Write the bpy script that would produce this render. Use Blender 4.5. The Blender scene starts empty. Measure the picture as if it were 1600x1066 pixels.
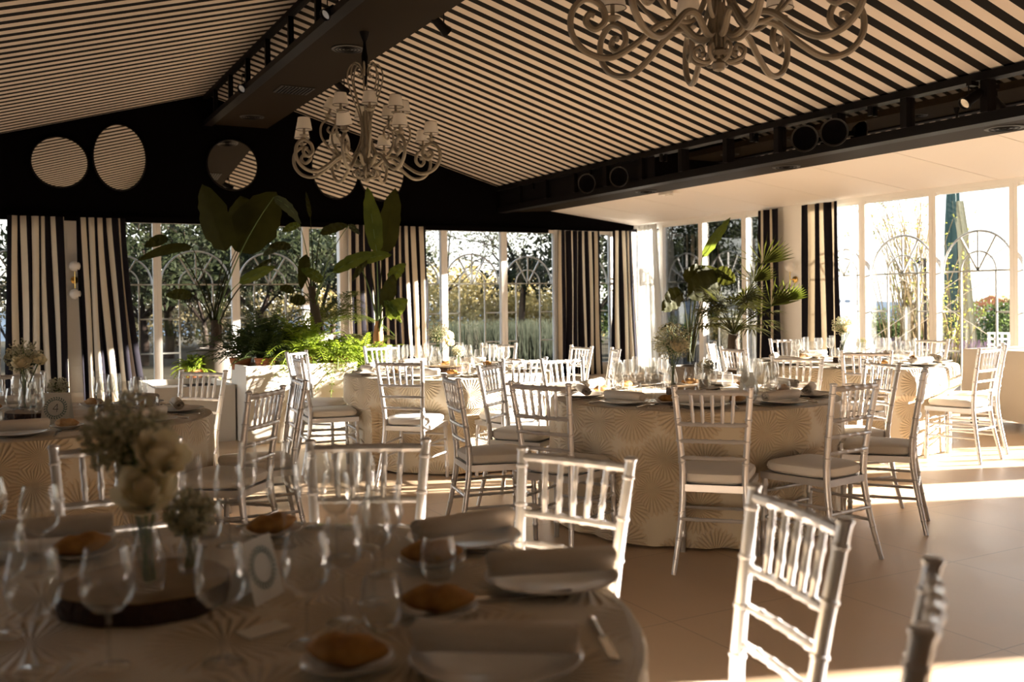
import bpy, math, random
from mathutils import Vector, Matrix
random.seed(7)
PI = math.pi
S = bpy.context.scene
COL = S.collection
# ------------------------------------------------------------------ camera, world, sun, exposure
# X runs along the back wall, Y towards it, Z up; the photographer stands at the origin
RX = Vector((0.87982, -0.47515, -0.01250)); DN = Vector((-0.0161, -0.00352, -0.99986)); FW = Vector((0.47504, 0.8799, -0.01075))
CAMZ = 1.37
cd = bpy.data.cameras.new('camera'); cam = bpy.data.objects.new('camera', cd); COL.objects.link(cam)
m = Matrix.Identity(4)
for i in range(3):
    m[i][0] = RX[i]; m[i][1] = -DN[i]; m[i][2] = -FW[i]
m[0][3], m[1][3], m[2][3] = 0, 0, CAMZ
cam.matrix_world = m
cd.sensor_width = 36; cd.lens = 33.75; cd.shift_y = -48 / 1600
cd.clip_start = 0.05; cd.clip_end = 4000
cd.dof.use_dof = True; cd.dof.focus_distance = 6.6; cd.dof.aperture_fstop = 2.7
S.camera = cam
CO = Vector((0, 0, CAMZ))


def ray(px, py):
    return RX * ((px - 800) / 1500) + DN * ((py - 485) / 1500) + FW


def onz(px, py, z):
    r = ray(px, py); return CO + r * ((z - CAMZ) / r.z)


def ony(px, py, y):
    r = ray(px, py); return CO + r * (y / r.y)


def onx(px, py, x):
    r = ray(px, py); return CO + r * (x / r.x)


def dep(px, py, d):
    return CO + ray(px, py) * d


W = bpy.data.worlds.new('sky'); S.world = W; W.use_nodes = True
nt = W.node_tree; nt.nodes.clear()
o = nt.nodes.new('ShaderNodeOutputWorld'); bg = nt.nodes.new('ShaderNodeBackground'); bg.inputs['Strength'].default_value = .8
tc = nt.nodes.new('ShaderNodeTexCoord'); sp = nt.nodes.new('ShaderNodeSeparateXYZ'); cr = nt.nodes.new('ShaderNodeValToRGB')
nt.links.new(tc.outputs['Generated'], sp.inputs[0]); nt.links.new(sp.outputs[2], cr.inputs[0])
cr.color_ramp.elements[0].position = 0.0; cr.color_ramp.elements[0].color = (1.0, .93, .82, 1)
cr.color_ramp.elements[1].position = 0.55; cr.color_ramp.elements[1].color = (.50, .60, .78, 1)
e = cr.color_ramp.elements.new(.12); e.color = (.86, .90, .93, 1)
nt.links.new(cr.outputs[0], bg.inputs[0]); nt.links.new(bg.outputs[0], o.inputs[0])

SUN_DIR = Vector((-.945, .325, -.198)).normalized()      # the way the low sun's light travels
sl = bpy.data.lights.new('sun', 'SUN'); sun = bpy.data.objects.new('sun', sl); COL.objects.link(sun)
sl.energy = 16; sl.color = (1.0, .88, .77); sl.angle = math.radians(.7)
sun.rotation_euler = SUN_DIR.to_track_quat('-Z', 'Y').to_euler(); sun.location = (30, -10, 9)

S.view_settings.view_transform = 'Standard'; S.view_settings.look = 'None'
S.view_settings.gamma = 1; S.view_settings.use_curve_mapping = False
S.view_settings.exposure = 2.15
S.cycles.use_denoising = True
S.cycles.max_bounces = 8; S.cycles.diffuse_bounces = 4; S.cycles.glossy_bounces = 4; S.cycles.transparent_max_bounces = 32
S.cycles.transmission_bounces = 6; S.cycles.caustics_reflective = False; S.cycles.caustics_refractive = False
S.cycles.sample_clamp_indirect = 6

# ------------------------------------------------------------------ materials
MATS = {}


def new_mat(n):
    m = bpy.data.materials.new(n); m.use_nodes = True; m.node_tree.nodes.clear(); MATS[n] = m
    t = m.node_tree; out = t.nodes.new('ShaderNodeOutputMaterial'); return m, t, out


def pmat(n, col, rough=.5, metal=0, spec=.5, noise=None, bump=None, trans=None, sheen=0):
    """principled; noise=(scale, darker colour, amount) gives a mottled colour, bump=(scale, strength), trans=translucent share"""
    m, t, out = new_mat(n)
    b = t.nodes.new('ShaderNodeBsdfPrincipled')
    b.inputs['Base Color'].default_value = (*col, 1); b.inputs['Roughness'].default_value = rough
    b.inputs['Metallic'].default_value = metal; b.inputs['Specular IOR Level'].default_value = spec
    if sheen: b.inputs['Sheen Weight'].default_value = sheen
    tcn = t.nodes.new('ShaderNodeTexCoord')
    if noise:
        nz = t.nodes.new('ShaderNodeTexNoise'); nz.inputs['Scale'].default_value = noise[0]; nz.inputs['Detail'].default_value = 4
        rp = t.nodes.new('ShaderNodeValToRGB'); rp.color_ramp.elements[0].position = .35; rp.color_ramp.elements[1].position = .65
        rp.color_ramp.elements[0].color = (*noise[1], 1); rp.color_ramp.elements[1].color = (*col, 1)
        t.links.new(tcn.outputs['Object'], nz.inputs[0]); t.links.new(nz.outputs[0], rp.inputs[0]); t.links.new(rp.outputs[0], b.inputs['Base Color'])
    if bump:
        nz = t.nodes.new('ShaderNodeTexNoise'); nz.inputs['Scale'].default_value = bump[0]; nz.inputs['Detail'].default_value = 3
        bp = t.nodes.new('ShaderNodeBump'); bp.inputs['Strength'].default_value = bump[1]; bp.inputs['Distance'].default_value = .02
        t.links.new(tcn.outputs['Object'], nz.inputs[0]); t.links.new(nz.outputs[0], bp.inputs['Height']); t.links.new(bp.outputs[0], b.inputs['Normal'])
    last = b.outputs[0]
    if trans:
        tr = t.nodes.new('ShaderNodeBsdfTranslucent'); tr.inputs[0].default_value = (*[min(1, c * trans[1]) for c in col], 1)
        mx = t.nodes.new('ShaderNodeMixShader'); mx.inputs[0].default_value = trans[0]
        t.links.new(last, mx.inputs[1]); t.links.new(tr.outputs[0], mx.inputs[2]); last = mx.outputs[0]
    t.links.new(last, out.inputs[0]); return m


def glass_mat(n, tint=(1, 1, 1), rough=0.0, boost=1.0, ior=1.45):
    m, t, out = new_mat(n)
    tr = t.nodes.new('ShaderNodeBsdfTransparent'); tr.inputs[0].default_value = (*tint, 1)
    gl = t.nodes.new('ShaderNodeBsdfGlossy'); gl.inputs['Roughness'].default_value = rough
    fr = t.nodes.new('ShaderNodeFresnel'); fr.inputs[0].default_value = ior
    mu = t.nodes.new('ShaderNodeMath'); mu.operation = 'MULTIPLY'; mu.inputs[1].default_value = boost; mu.use_clamp = True
    mx = t.nodes.new('ShaderNodeMixShader')
    t.links.new(fr.outputs[0], mu.inputs[0]); t.links.new(mu.outputs[0], mx.inputs[0])
    t.links.new(tr.outputs[0], mx.inputs[1]); t.links.new(gl.outputs[0], mx.inputs[2]); t.links.new(mx.outputs[0], out.inputs[0])
    return m


def crystal_mat(n):
    m, t, out = new_mat(n)
    tr = t.nodes.new('ShaderNodeBsdfTransparent'); tr.inputs[0].default_value = (.97, .97, .96, 1)
    gl = t.nodes.new('ShaderNodeBsdfGlossy'); gl.inputs['Roughness'].default_value = .02
    tl = t.nodes.new('ShaderNodeBsdfTranslucent'); tl.inputs[0].default_value = (.9, .9, .9, 1)
    lw = t.nodes.new('ShaderNodeLayerWeight'); lw.inputs[0].default_value = .5
    pw = t.nodes.new('ShaderNodeMath'); pw.operation = 'POWER'; pw.inputs[1].default_value = 3.2
    ml = t.nodes.new('ShaderNodeMath'); ml.operation = 'MULTIPLY_ADD'; ml.inputs[1].default_value = .74; ml.inputs[2].default_value = .085; ml.use_clamp = True
    a = t.nodes.new('ShaderNodeMixShader'); a.inputs[0].default_value = .12
    mx = t.nodes.new('ShaderNodeMixShader')
    t.links.new(lw.outputs['Facing'], pw.inputs[0]); t.links.new(pw.outputs[0], ml.inputs[0]); t.links.new(ml.outputs[0], mx.inputs[0])
    t.links.new(gl.outputs[0], a.inputs[1]); t.links.new(tl.outputs[0], a.inputs[2])
    t.links.new(tr.outputs[0], mx.inputs[1]); t.links.new(a.outputs[0], mx.inputs[2]); t.links.new(mx.outputs[0], out.inputs[0])
    return m


def stripe_mat(n, axis, period, share, light, dark, rough=.85):
    m, t, out = new_mat(n)
    b = t.nodes.new('ShaderNodeBsdfPrincipled'); b.inputs['Roughness'].default_value = rough; b.inputs['Specular IOR Level'].default_value = .15
    tcn = t.nodes.new('ShaderNodeTexCoord'); s = t.nodes.new('ShaderNodeSeparateXYZ')
    d = t.nodes.new('ShaderNodeMath'); d.operation = 'DIVIDE'; d.inputs[1].default_value = period
    f = t.nodes.new('ShaderNodeMath'); f.operation = 'FRACT'
    l = t.nodes.new('ShaderNodeMath'); l.operation = 'LESS_THAN'; l.inputs[1].default_value = share
    mx = t.nodes.new('ShaderNodeMix'); mx.data_type = 'RGBA'; mx.inputs[6].default_value = (*dark, 1); mx.inputs[7].default_value = (*light, 1)
    t.links.new(tcn.outputs['Object'], s.inputs[0]); t.links.new(s.outputs[axis], d.inputs[0]); t.links.new(d.outputs[0], f.inputs[0])
    t.links.new(f.outputs[0], l.inputs[0]); t.links.new(l.outputs[0], mx.inputs[0]); t.links.new(mx.outputs[2], b.inputs['Base Color'])
    t.links.new(b.outputs[0], out.inputs[0]); return m


M = {}
M['silver'] = pmat('silver_paint', (.62, .61, .61), .32, .5, .6)
M['cushion'] = pmat('ivory_cushion', (.76, .72, .66), .85, sheen=.2, bump=(180, .08))
M['black'] = pmat('black_paint', (.0045, .0035, .0035), .5, spec=.12)
M['gable'] = pmat('black_wall', (.0022, .0016, .0018), .9, spec=.03)
M['brownbeam'] = pmat('dark_brown_beam', (.016, .011, .006), .7, spec=.06)
M['ceil'] = stripe_mat('striped_ceiling', 1, .2176, .53, (.60, .53, .47), (.006, .0045, .004))
M['white'] = pmat('white_paint', (.80, .77, .72), .5)
M['frame'] = pmat('white_window_frame', (.80, .79, .76), .4)
M['panel'] = pmat('cream_ceiling_panel', (.76,.71,.66), .7, spec=.2)
M['pane'] = glass_mat('window_glass', (.97, .98, .97), 0, .9)
M['crystal'] = crystal_mat('clear_crystal')
M['mirror'] = pmat('mirror', (.86, .86, .84), .015, 1)
M['curtb'] = pmat('black_curtain', (.010, .009, .013), .9, spec=.1)
M['curtw'] = pmat('cream_curtain', (.72, .66, .55), .9, spec=.1, trans=(.25, 1.0))
M['sheer'] = pmat('sheer_white', (.85, .85, .83), .9, spec=.1, trans=(.55, 1.0))
M['brass'] = pmat('brass', (.80, .52, .16), .25, 1)
M['opal'] = pmat('opal_glass', (.85, .83, .80), .2, trans=(.3, 1))
M['grey'] = pmat('taupe_metal', (.25,.21,.155), .5, .1)
M['shade'] = pmat('lamp_shade', (.90,.86,.80), .85, spec=.1, trans=(.3, 1))
M['shadetrim'] = pmat('shade_trim', (.05, .03, .02), .8)
M['china'] = pmat('white_china', (.78, .76, .73), .18)
M['napkin'] = pmat('ivory_napkin', (.74, .67, .58), .9, spec=.1, bump=(90, .1))
M['bread'] = pmat('bread_crust', (.52,.27,.07), .7, noise=(30, (.32, .14, .03)), bump=(40, .4))
M['flour'] = pmat('floured_bread', (.66, .44, .22), .8, noise=(25, (.50, .27, .10)), bump=(40, .4))
M['steel'] = pmat('cutlery_steel', (.62, .60, .57), .18, 1)
M['bark'] = pmat('log_bark', (.045, .022, .012), .9, bump=(60, .8))
M['wood'] = pmat('log_face', (.34, .22, .10), .7, noise=(14, (.22, .13, .05)))
M['rose'] = pmat('cream_rose', (.95, .86, .62), .7, spec=.2, trans=(.35, 1))
M['gyp'] = pmat('gypsophila', (.66,.63,.46), .8, trans=(.3, 1))
M['stem'] = pmat('green_stem', (.10, .16, .04), .6)
M['card'] = pmat('white_card', (.80, .78, .72), .8)
M['ink'] = pmat('dark_ink', (.03, .04, .035), .8)
M['wreath'] = pmat('wreath_green', (.10, .20, .17), .8)
M['candle'] = pmat('candle_wax', (.85, .80, .68), .5)
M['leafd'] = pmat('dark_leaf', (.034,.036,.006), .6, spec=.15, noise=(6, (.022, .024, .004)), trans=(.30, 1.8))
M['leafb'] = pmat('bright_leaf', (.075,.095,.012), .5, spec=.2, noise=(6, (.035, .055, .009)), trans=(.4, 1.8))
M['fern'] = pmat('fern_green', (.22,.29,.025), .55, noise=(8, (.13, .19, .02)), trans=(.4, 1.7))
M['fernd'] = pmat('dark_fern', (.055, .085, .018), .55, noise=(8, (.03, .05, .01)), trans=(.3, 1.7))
M['trunk'] = pmat('palm_trunk', (.045,.03,.018), .9, bump=(50, .5))
M['sheath'] = pmat('orange_sheath', (.42, .20, .08), .7)
M['soil'] = pmat('soil', (.03, .02, .012), 1)
M['potg'] = pmat('taupe_pot', (.075,.06,.045), .6)
M['potw'] = pmat('stone_pot', (.50, .46, .38), .7)
M['terra'] = pmat('terracotta', (.48, .17, .07), .8)
M['planter'] = pmat('white_planter', (.78, .73, .64), .6)
M['tree'] = pmat('tree_foliage', (.019,.024,.011), .6, spec=.06, noise=(1.2, (.009, .012, .006)), trans=(.3, 1.6))
M['treeg'] = pmat('grey_green_foliage', (.06,.07,.036), .6, spec=.06, noise=(1.2, (.03, .038, .02)), trans=(.35, 1.5))
M['gold'] = pmat('golden_foliage', (.36,.29,.12), .6, spec=.06, noise=(1.5, (.20, .17, .07)), trans=(.35, 1.3))
M['dry'] = pmat('dry_scrub', (.20,.165,.09), .8, spec=.06, noise=(1.5, (.075, .07, .04)), trans=(.3, 1.3))
M['reed'] = pmat('reed_green', (.014,.019,.009), .7, spec=.06, trans=(.3, 1.5))
M['hedge'] = pmat('hedge_green', (.06,.085,.025), .6, spec=.06, noise=(2.5, (.028, .048, .014)), trans=(.35, 1.5))
M['blos'] = pmat('hedge_blossom', (.45,.42,.36), .7, spec=.06)
M['lav'] = pmat('lavender', (.26,.19,.25), .8, spec=.06)
M['tbark'] = pmat('tree_bark', (.022,.016,.013), .95, spec=.06, bump=(12, .8))
M['twig'] = pmat('willow_stem', (.18,.13,.065), .8, spec=.06)
M['willow'] = pmat('willow_leaf', (.26,.26,.05), .6, spec=.06, trans=(.4, 1.3))
M['ground'] = pmat('dry_ground', (.045,.038,.024), .95, spec=.06, noise=(.8, (.025, .022, .014)))
M['terrace'] = pmat('terrace_stone', (.10,.095,.09), .8, spec=.06, noise=(3, (.08, .076, .072)))
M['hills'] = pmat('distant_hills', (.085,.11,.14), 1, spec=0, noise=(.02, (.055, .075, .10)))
M['teal'] = pmat('teal_canvas', (.02,.055,.055), .8)
M['beige'] = pmat('beige_canvas', (.30,.29,.2), .8)
M['pink'] = pmat('terracotta_wall', (.34,.15,.10), .9)
M['rubber'] = pmat('black_rubber', (.015, .013, .013), .5)
M['linen'] = pmat('plain_linen', (.66, .58, .48), .9, spec=.1)
M['lens'] = pmat('lamp_lens', (.35, .35, .33), .1, .8)
M['slat'] = pmat('grille_black', (.02, .016, .012), .5)


def floor_mat():
    m, t, out = new_mat('tan_floor_tile')
    b = t.nodes.new('ShaderNodeBsdfPrincipled'); tcn = t.nodes.new('ShaderNodeTexCoord')
    br = t.nodes.new('ShaderNodeTexBrick'); br.offset = 0; br.inputs['Scale'].default_value = 1
    br.inputs['Color1'].default_value = (.68, .50, .335, 1); br.inputs['Color2'].default_value = (.645, .47, .315, 1); br.inputs['Mortar'].default_value = (.45, .32, .21, 1)
    br.inputs['Brick Width'].default_value = .9; br.inputs['Row Height'].default_value = .9; br.inputs['Mortar Size'].default_value = .003
    mp = t.nodes.new('ShaderNodeMapping'); mp.inputs['Rotation'].default_value = (0, 0, 0); mp.inputs['Location'].default_value = (.2, .35, 0)
    nz = t.nodes.new('ShaderNodeTexNoise'); nz.inputs['Scale'].default_value = 1.7; nz.inputs['Detail'].default_value = 6
    mr = t.nodes.new('ShaderNodeMapRange'); mr.inputs[3].default_value = .86; mr.inputs[4].default_value = 1.10
    mx = t.nodes.new('ShaderNodeMix'); mx.data_type = 'RGBA'; mx.blend_type = 'MULTIPLY'; mx.inputs[0].default_value = 1
    r2 = t.nodes.new('ShaderNodeMapRange'); r2.inputs[3].default_value = .30; r2.inputs[4].default_value = .46
    t.links.new(tcn.outputs['Object'], mp.inputs[0]); t.links.new(mp.outputs[0], br.inputs[0]); t.links.new(tcn.outputs['Object'], nz.inputs[0])
    t.links.new(nz.outputs[0], mr.inputs[0]); t.links.new(br.outputs[0], mx.inputs[6]); t.links.new(mr.outputs[0], mx.inputs[7])
    t.links.new(nz.outputs[0], r2.inputs[0]); t.links.new(r2.outputs[0], b.inputs['Roughness'])
    t.links.new(mx.outputs[2], b.inputs['Base Color']); t.links.new(b.outputs[0], out.inputs[0]); b.inputs['Specular IOR Level'].default_value = .45
    return m


def cloth_mat():
    """ivory cloth with round pleated daisies woven in: radial petals about scattered centres"""
    m, t, out = new_mat('daisy_jacquard')
    N = t.nodes.new; L = t.links.new
    b = N('ShaderNodeBsdfPrincipled'); b.inputs['Roughness'].default_value = .55; b.inputs['Specular IOR Level'].default_value = .35; b.inputs['Sheen Weight'].default_value = .25
    uv = N('ShaderNodeUVMap'); uv.uv_map = 'UVMap'
    vo = N('ShaderNodeTexVoronoi'); vo.voronoi_dimensions = '2D'; vo.inputs['Scale'].default_value = 4.2; vo.inputs['Randomness'].default_value = .75
    L(uv.outputs[0], vo.inputs[0])
    sub = N('ShaderNodeVectorMath'); sub.operation = 'SUBTRACT'; L(uv.outputs[0], sub.inputs[0]); L(vo.outputs['Position'], sub.inputs[1])
    s = N('ShaderNodeSeparateXYZ'); L(sub.outputs[0], s.inputs[0])
    at = N('ShaderNodeMath'); at.operation = 'ARCTAN2'; L(s.outputs[1], at.inputs[0]); L(s.outputs[0], at.inputs[1])
    k = N('ShaderNodeMath'); k.operation = 'MULTIPLY'; k.inputs[1].default_value = 15; L(at.outputs[0], k.inputs[0])
    sn = N('ShaderNodeMath'); sn.operation = 'SINE'; L(k.outputs[0], sn.inputs[0])
    ab = N('ShaderNodeMath'); ab.operation = 'ABSOLUTE'; L(sn.outputs[0], ab.inputs[0])
    rim = N('ShaderNodeMath'); rim.operation = 'MULTIPLY_ADD'; rim.inputs[1].default_value = .12; rim.inputs[2].default_value = .50; L(ab.outputs[0], rim.inputs[0])
    ins = N('ShaderNodeMath'); ins.operation = 'LESS_THAN'; L(vo.outputs['Distance'], ins.inputs[0]); L(rim.outputs[0], ins.inputs[1])
    pet = N('ShaderNodeMath'); pet.operation = 'MULTIPLY'; L(ab.outputs[0], pet.inputs[0]); L(ins.outputs[0], pet.inputs[1])
    cr = N('ShaderNodeValToRGB'); cr.color_ramp.elements[0].color = (.54, .42, .26, 1); cr.color_ramp.elements[1].color = (.69, .57, .40, 1)
    cr.color_ramp.elements[0].position = 0; cr.color_ramp.elements[1].position = .9
    L(pet.outputs[0], cr.inputs[0])
    bg2 = N('ShaderNodeMix'); bg2.data_type = 'RGBA'; bg2.inputs[6].default_value = (.72, .63, .48, 1); L(ins.outputs[0], bg2.inputs[0]); L(cr.outputs[0], bg2.inputs[7])
    L(bg2.outputs[2], b.inputs['Base Color'])
    bp = N('ShaderNodeBump'); bp.inputs['Strength'].default_value = .55; bp.inputs['Distance'].default_value = .012; L(pet.outputs[0], bp.inputs['Height']); L(bp.outputs[0], b.inputs['Normal'])
    L(b.outputs[0], out.inputs[0]); return m


M['floor'] = floor_mat(); M['cloth'] = cloth_mat()


# ------------------------------------------------------------------ mesh helpers
class MB:
    def __init__(s):
        s.v = []; s.f = []; s.mi = []; s.uv = None; s.cur = 0

    def add(s, vs, fs):
        n = len(s.v); s.v.extend([tuple(v) for v in vs]); s.f.extend([tuple(i + n for i in f) for f in fs]); s.mi.extend([s.cur] * len(fs)); return s

    def box(s, c, d, rot=None):
        vs = [Vector((x * d[0] / 2, y * d[1] / 2, z * d[2] / 2)) for x in (-1, 1) for y in (-1, 1) for z in (-1, 1)]
        if rot is not None: vs = [rot @ v for v in vs]
        vs = [v + Vector(c) for v in vs]
        return s.add(vs, [(0, 1, 3, 2), (4, 6, 7, 5), (0, 4, 5, 1), (2, 3, 7, 6), (0, 2, 6, 4), (1, 5, 7, 3)])

    def box2(s, a, b):
        return s.box([(a[i] + b[i]) / 2 for i in range(3)], [abs(b[i] - a[i]) for i in range(3)])

    def tube(s, pts, r, n=8, closed=False, cap=True, flat=None):
        pts = [Vector(p) for p in pts]; k = len(pts); rs = r if isinstance(r, (list, tuple)) else [r] * k
        vs = []; prev = None
        for i, p in enumerate(pts):
            if closed: t = pts[(i + 1) % k] - pts[i - 1]
            else: t = pts[min(i + 1, k - 1)] - pts[max(i - 1, 0)]
            if t.length < 1e-9: t = Vector((0, 0, 1))
            t.normalize()
            if prev is None:
                a = Vector((0, 0, 1)) if abs(t.z) < .9 else Vector((1, 0, 0))
                u = t.cross(a).normalized()
            else:
                u = (prev - t * prev.dot(t))
                if u.length < 1e-6: u = t.cross(Vector((.3, .5, .8)))
                u.normalize()
            w = t.cross(u); prev = u
            for j in range(n):
                a = 2 * PI * j / n
                vs.append(p + (u * math.cos(a) + w * math.sin(a)) * rs[i])
        fs = []
        m_ = k if closed else k - 1
        for i in range(m_):
            for j in range(n):
                a = i * n + j; b = i * n + (j + 1) % n; c = ((i + 1) % k) * n + (j + 1) % n; d = ((i + 1) % k) * n + j
                fs.append((a, b, c, d))
        if cap and not closed:
            fs.append(tuple(range(n - 1, -1, -1))); fs.append(tuple((k - 1) * n + j for j in range(n)))
        return s.add(vs, fs)

    def lathe(s, prof, c=(0, 0, 0), n=20, mat=None, cap=True):
        vs = []; c = Vector(c)
        for r, z in prof:
            for j in range(n):
                a = 2 * PI * j / n; v = Vector((r * math.cos(a), r * math.sin(a), z))
                if mat is not None: v = mat @ v
                vs.append(v + c)
        fs = []
        for i in range(len(prof) - 1):
            for j in range(n):
                fs.append((i * n + j, i * n + (j + 1) % n, (i + 1) * n + (j + 1) % n, (i + 1) * n + j))
        if cap:
            if prof[0][0] > 1e-5: fs.append(tuple(range(n - 1, -1, -1)))
            if prof[-1][0] > 1e-5: fs.append(tuple((len(prof) - 1) * n + j for j in range(n)))
        return s.add(vs, fs)

    def ball(s, c, r, n=10, sc=(1, 1, 1), mat=None):
        k = max(4, n // 2); c = Vector(c); vs = []
        for i in range(k + 1):
            p = PI * i / k
            for j in range(n):
                a = 2 * PI * j / n
                v = Vector((math.sin(p) * math.cos(a) * sc[0], math.sin(p) * math.sin(a) * sc[1], -math.cos(p) * sc[2])) * r
                if mat is not None: v = mat @ v
                vs.append(v + c)
        fs = [(i * n + j, i * n + (j + 1) % n, (i + 1) * n + (j + 1) % n, (i + 1) * n + j) for i in range(k) for j in range(n)]
        return s.add(vs, fs)

    def build(s, name, mats, parent=None, smooth=True, loc=None):
        me = bpy.data.meshes.new(name); me.from_pydata(s.v, [], s.f)
        if not isinstance(mats, (list, tuple)): mats = [mats]
        for mm in mats: me.materials.append(mm)
        if len(mats) > 1: me.polygons.foreach_set('material_index', s.mi)
        if s.uv:
            l = me.uv_layers.new(name='UVMap')
            for i, lp in enumerate(me.loops): l.data[i].uv = s.uv[lp.vertex_index]
        me.update()
        if smooth:
            me.polygons.foreach_set('use_smooth', [True] * len(me.polygons))
            if hasattr(me, 'set_sharp_from_angle'): me.set_sharp_from_angle(angle=math.radians(38))
        ob = bpy.data.objects.new(name, me); COL.objects.link(ob)
        if parent is not None: ob.parent = parent
        if loc is not None: ob.location = loc
        return ob


def tag(o, label=None, cat=None, group=None, kind=None):
    if label: o['label'] = label
    if cat: o['category'] = cat
    if group: o['group'] = group
    if kind: o['kind'] = kind
    return o


def thing(name, label, cat, loc=(0, 0, 0), rz=0, group=None, kind=None):
    o = bpy.data.objects.new(name, None); COL.objects.link(o); o.empty_display_size = .1
    o.location = loc; o.rotation_euler = (0, 0, rz)
    return tag(o, label, cat, group, kind)


CH = {}


def kids(o):
    if o.name not in CH or len(CH[o.name]) != len(o.children): CH[o.name] = list(o.children)
    return CH[o.name]


def dup(root, loc, rz, label=None, group=None, rot=None, scale=None):
    def cp(o, par):
        c = o.copy(); COL.objects.link(c)
        c.parent = par
        for ch in kids(o): cp(ch, c)
        return c
    r = cp(root, None)
    r.location = loc; r.rotation_euler = rot if rot else (0, 0, rz)
    if scale: r.scale = (scale,) * 3
    if label: r['label'] = label
    if group: r['group'] = group
    return r


def struct(name, mb, mat, label=None, smooth=False):
    o = mb.build(name, mat, smooth=smooth)
    return tag(o, label, None, None, 'structure')


# ------------------------------------------------------------------ room shell
YB, XR, XL, YN = 14.6, 10.5, -4.6, -5.0
HB, HR = 2.60, 2.72
def zr(x): return 4.57 - .285 * abs(x - 3.22)
struct('floor', MB().box2((XL, YN, -.1), (XR + .15, YB + .15, 0)), M['floor'], 'tan stone tile floor')
# striped tent-like roof, two slopes
E_R, E_L = 7.66, -1.22
b = MB(); b.add([(3.22, YN, 4.57), (3.22, YB, 4.57), (E_R, YB, zr(E_R)), (E_R, YN, zr(E_R)),
                 (3.22, YN, 4.62), (3.22, YB, 4.62), (E_R, YB, zr(E_R) + .05), (E_R, YN, zr(E_R) + .05)],
                [(0, 3, 2, 1), (4, 5, 6, 7), (0, 1, 5, 4), (3, 7, 6, 2), (1, 2, 6, 5), (0, 4, 7, 3)])
c1 = struct('ceiling', b, M['ceil'], 'black and cream striped fabric ceiling sloping down to the right')
b = MB(); b.add([(3.22, YN, 4.57), (3.22, YB, 4.57), (E_L, YB, zr(E_L)), (E_L, YN, zr(E_L)),
                 (3.22, YN, 4.62), (3.22, YB, 4.62), (E_L, YB, zr(E_L) + .05), (E_L, YN, zr(E_L) + .05)],
                [(0, 1, 2, 3), (4, 7, 6, 5), (0, 4, 5, 1), (3, 2, 6, 7), (1, 5, 6, 2), (0, 3, 7, 4)])
struct('ceiling', b, M['ceil'], 'black and cream striped fabric ceiling sloping down to the left')


def panel_ceiling(xa, za, xb, zb, label):
    b = MB(); n = 16; L = (YB - YN) / n
    for i in range(n):
        y0 = YN + i * L + .006; y1 = YN + (i + 1) * L - .006
        b.add([(xa, y0, za), (xa, y1, za), (xb, y1, zb), (xb, y0, zb), (xa, y0, za + .04), (xa, y1, za + .04), (xb, y1, zb + .04), (xb, y0, zb + .04)],
              [(0, 3, 2, 1), (4, 5, 6, 7), (0, 1, 5, 4), (3, 7, 6, 2), (1, 2, 6, 5), (0, 4, 7, 3)])
    b.add([(xa, YN, za + .05), (xa, YB, za + .05), (xb, YB, zb + .05), (xb, YN, zb + .05)], [(0, 3, 2, 1)])
    return struct('ceiling', b, M['panel'], label)


panel_ceiling(8.67, 2.93, XR + .15, 2.70, 'cream panelled low ceiling along the tall windows')
panel_ceiling(-2.2, 2.93, XL, 2.70, 'cream panelled low ceiling on the left')
# roof cover over the flat parts so that no sky shows in
struct('ceiling', MB().box2((7.6, YN, 3.36), (8.75, YB, 3.42)), M['black'], 'dark ceiling above the eave truss')
struct('ceiling', MB().box2((-2.3, YN, 3.36), (-1.1, YB, 3.42)), M['black'], 'dark ceiling above the left eave truss')
# black gable wall above the windows
b = MB()
poly = [(XL, HB), (XR + .15, HB), (XR + .15, 2.75), (8.67, 3.4), (7.6, zr(7.6) + .06), (3.22, 4.64), (-1.1, zr(-1.1) + .06), (-2.3, 3.4), (XL, 2.8)]
k = len(poly)
b.add([(x, YB, z) for x, z in poly] + [(x, YB + .15, z) for x, z in poly], [tuple(range(k)), tuple(range(2 * k - 1, k - 1, -1))] + [(i, i + k, (i + 1) % k + k, (i + 1) % k) for i in range(k)])
struct('wall_back', b, M['gable'], 'black gable wall above the rear windows')
b = MB(); b.box2((XL, YB - .06, 2.54), (8.6, YB + .02, 2.62)); struct('trim_1', b, M['gable'], 'black curtain rail board above the rear windows')
b = MB(); b.box2((XL, YB, 0), (XR, YB + .12, .13)); b.box2((XL, YB - .05, .10), (XR, YB + .12, .16)); struct('trim_2', b, M['white'], 'white sill along the rear windows')
# rear wall columns
for i, (x0, x1) in enumerate([(.86, 1.12), (4.80, 5.62), (9.98, 10.5)]):
    b = MB(); b.box2((x0, YB - .03, .13), (x1, YB + .12, HB))
    for zz in (.4, .9, 1.4, 1.9, 2.3): b.box2((x0 + .05, YB - .045, zz - .12), (x1 - .05, YB - .03, zz + .12))
    struct('trim_%d' % (3 + i), b, M['white'], ['cream panelled post between the left striped curtains', 'cream post behind the middle striped curtain', 'white corner post of the rear windows'][i])
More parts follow.
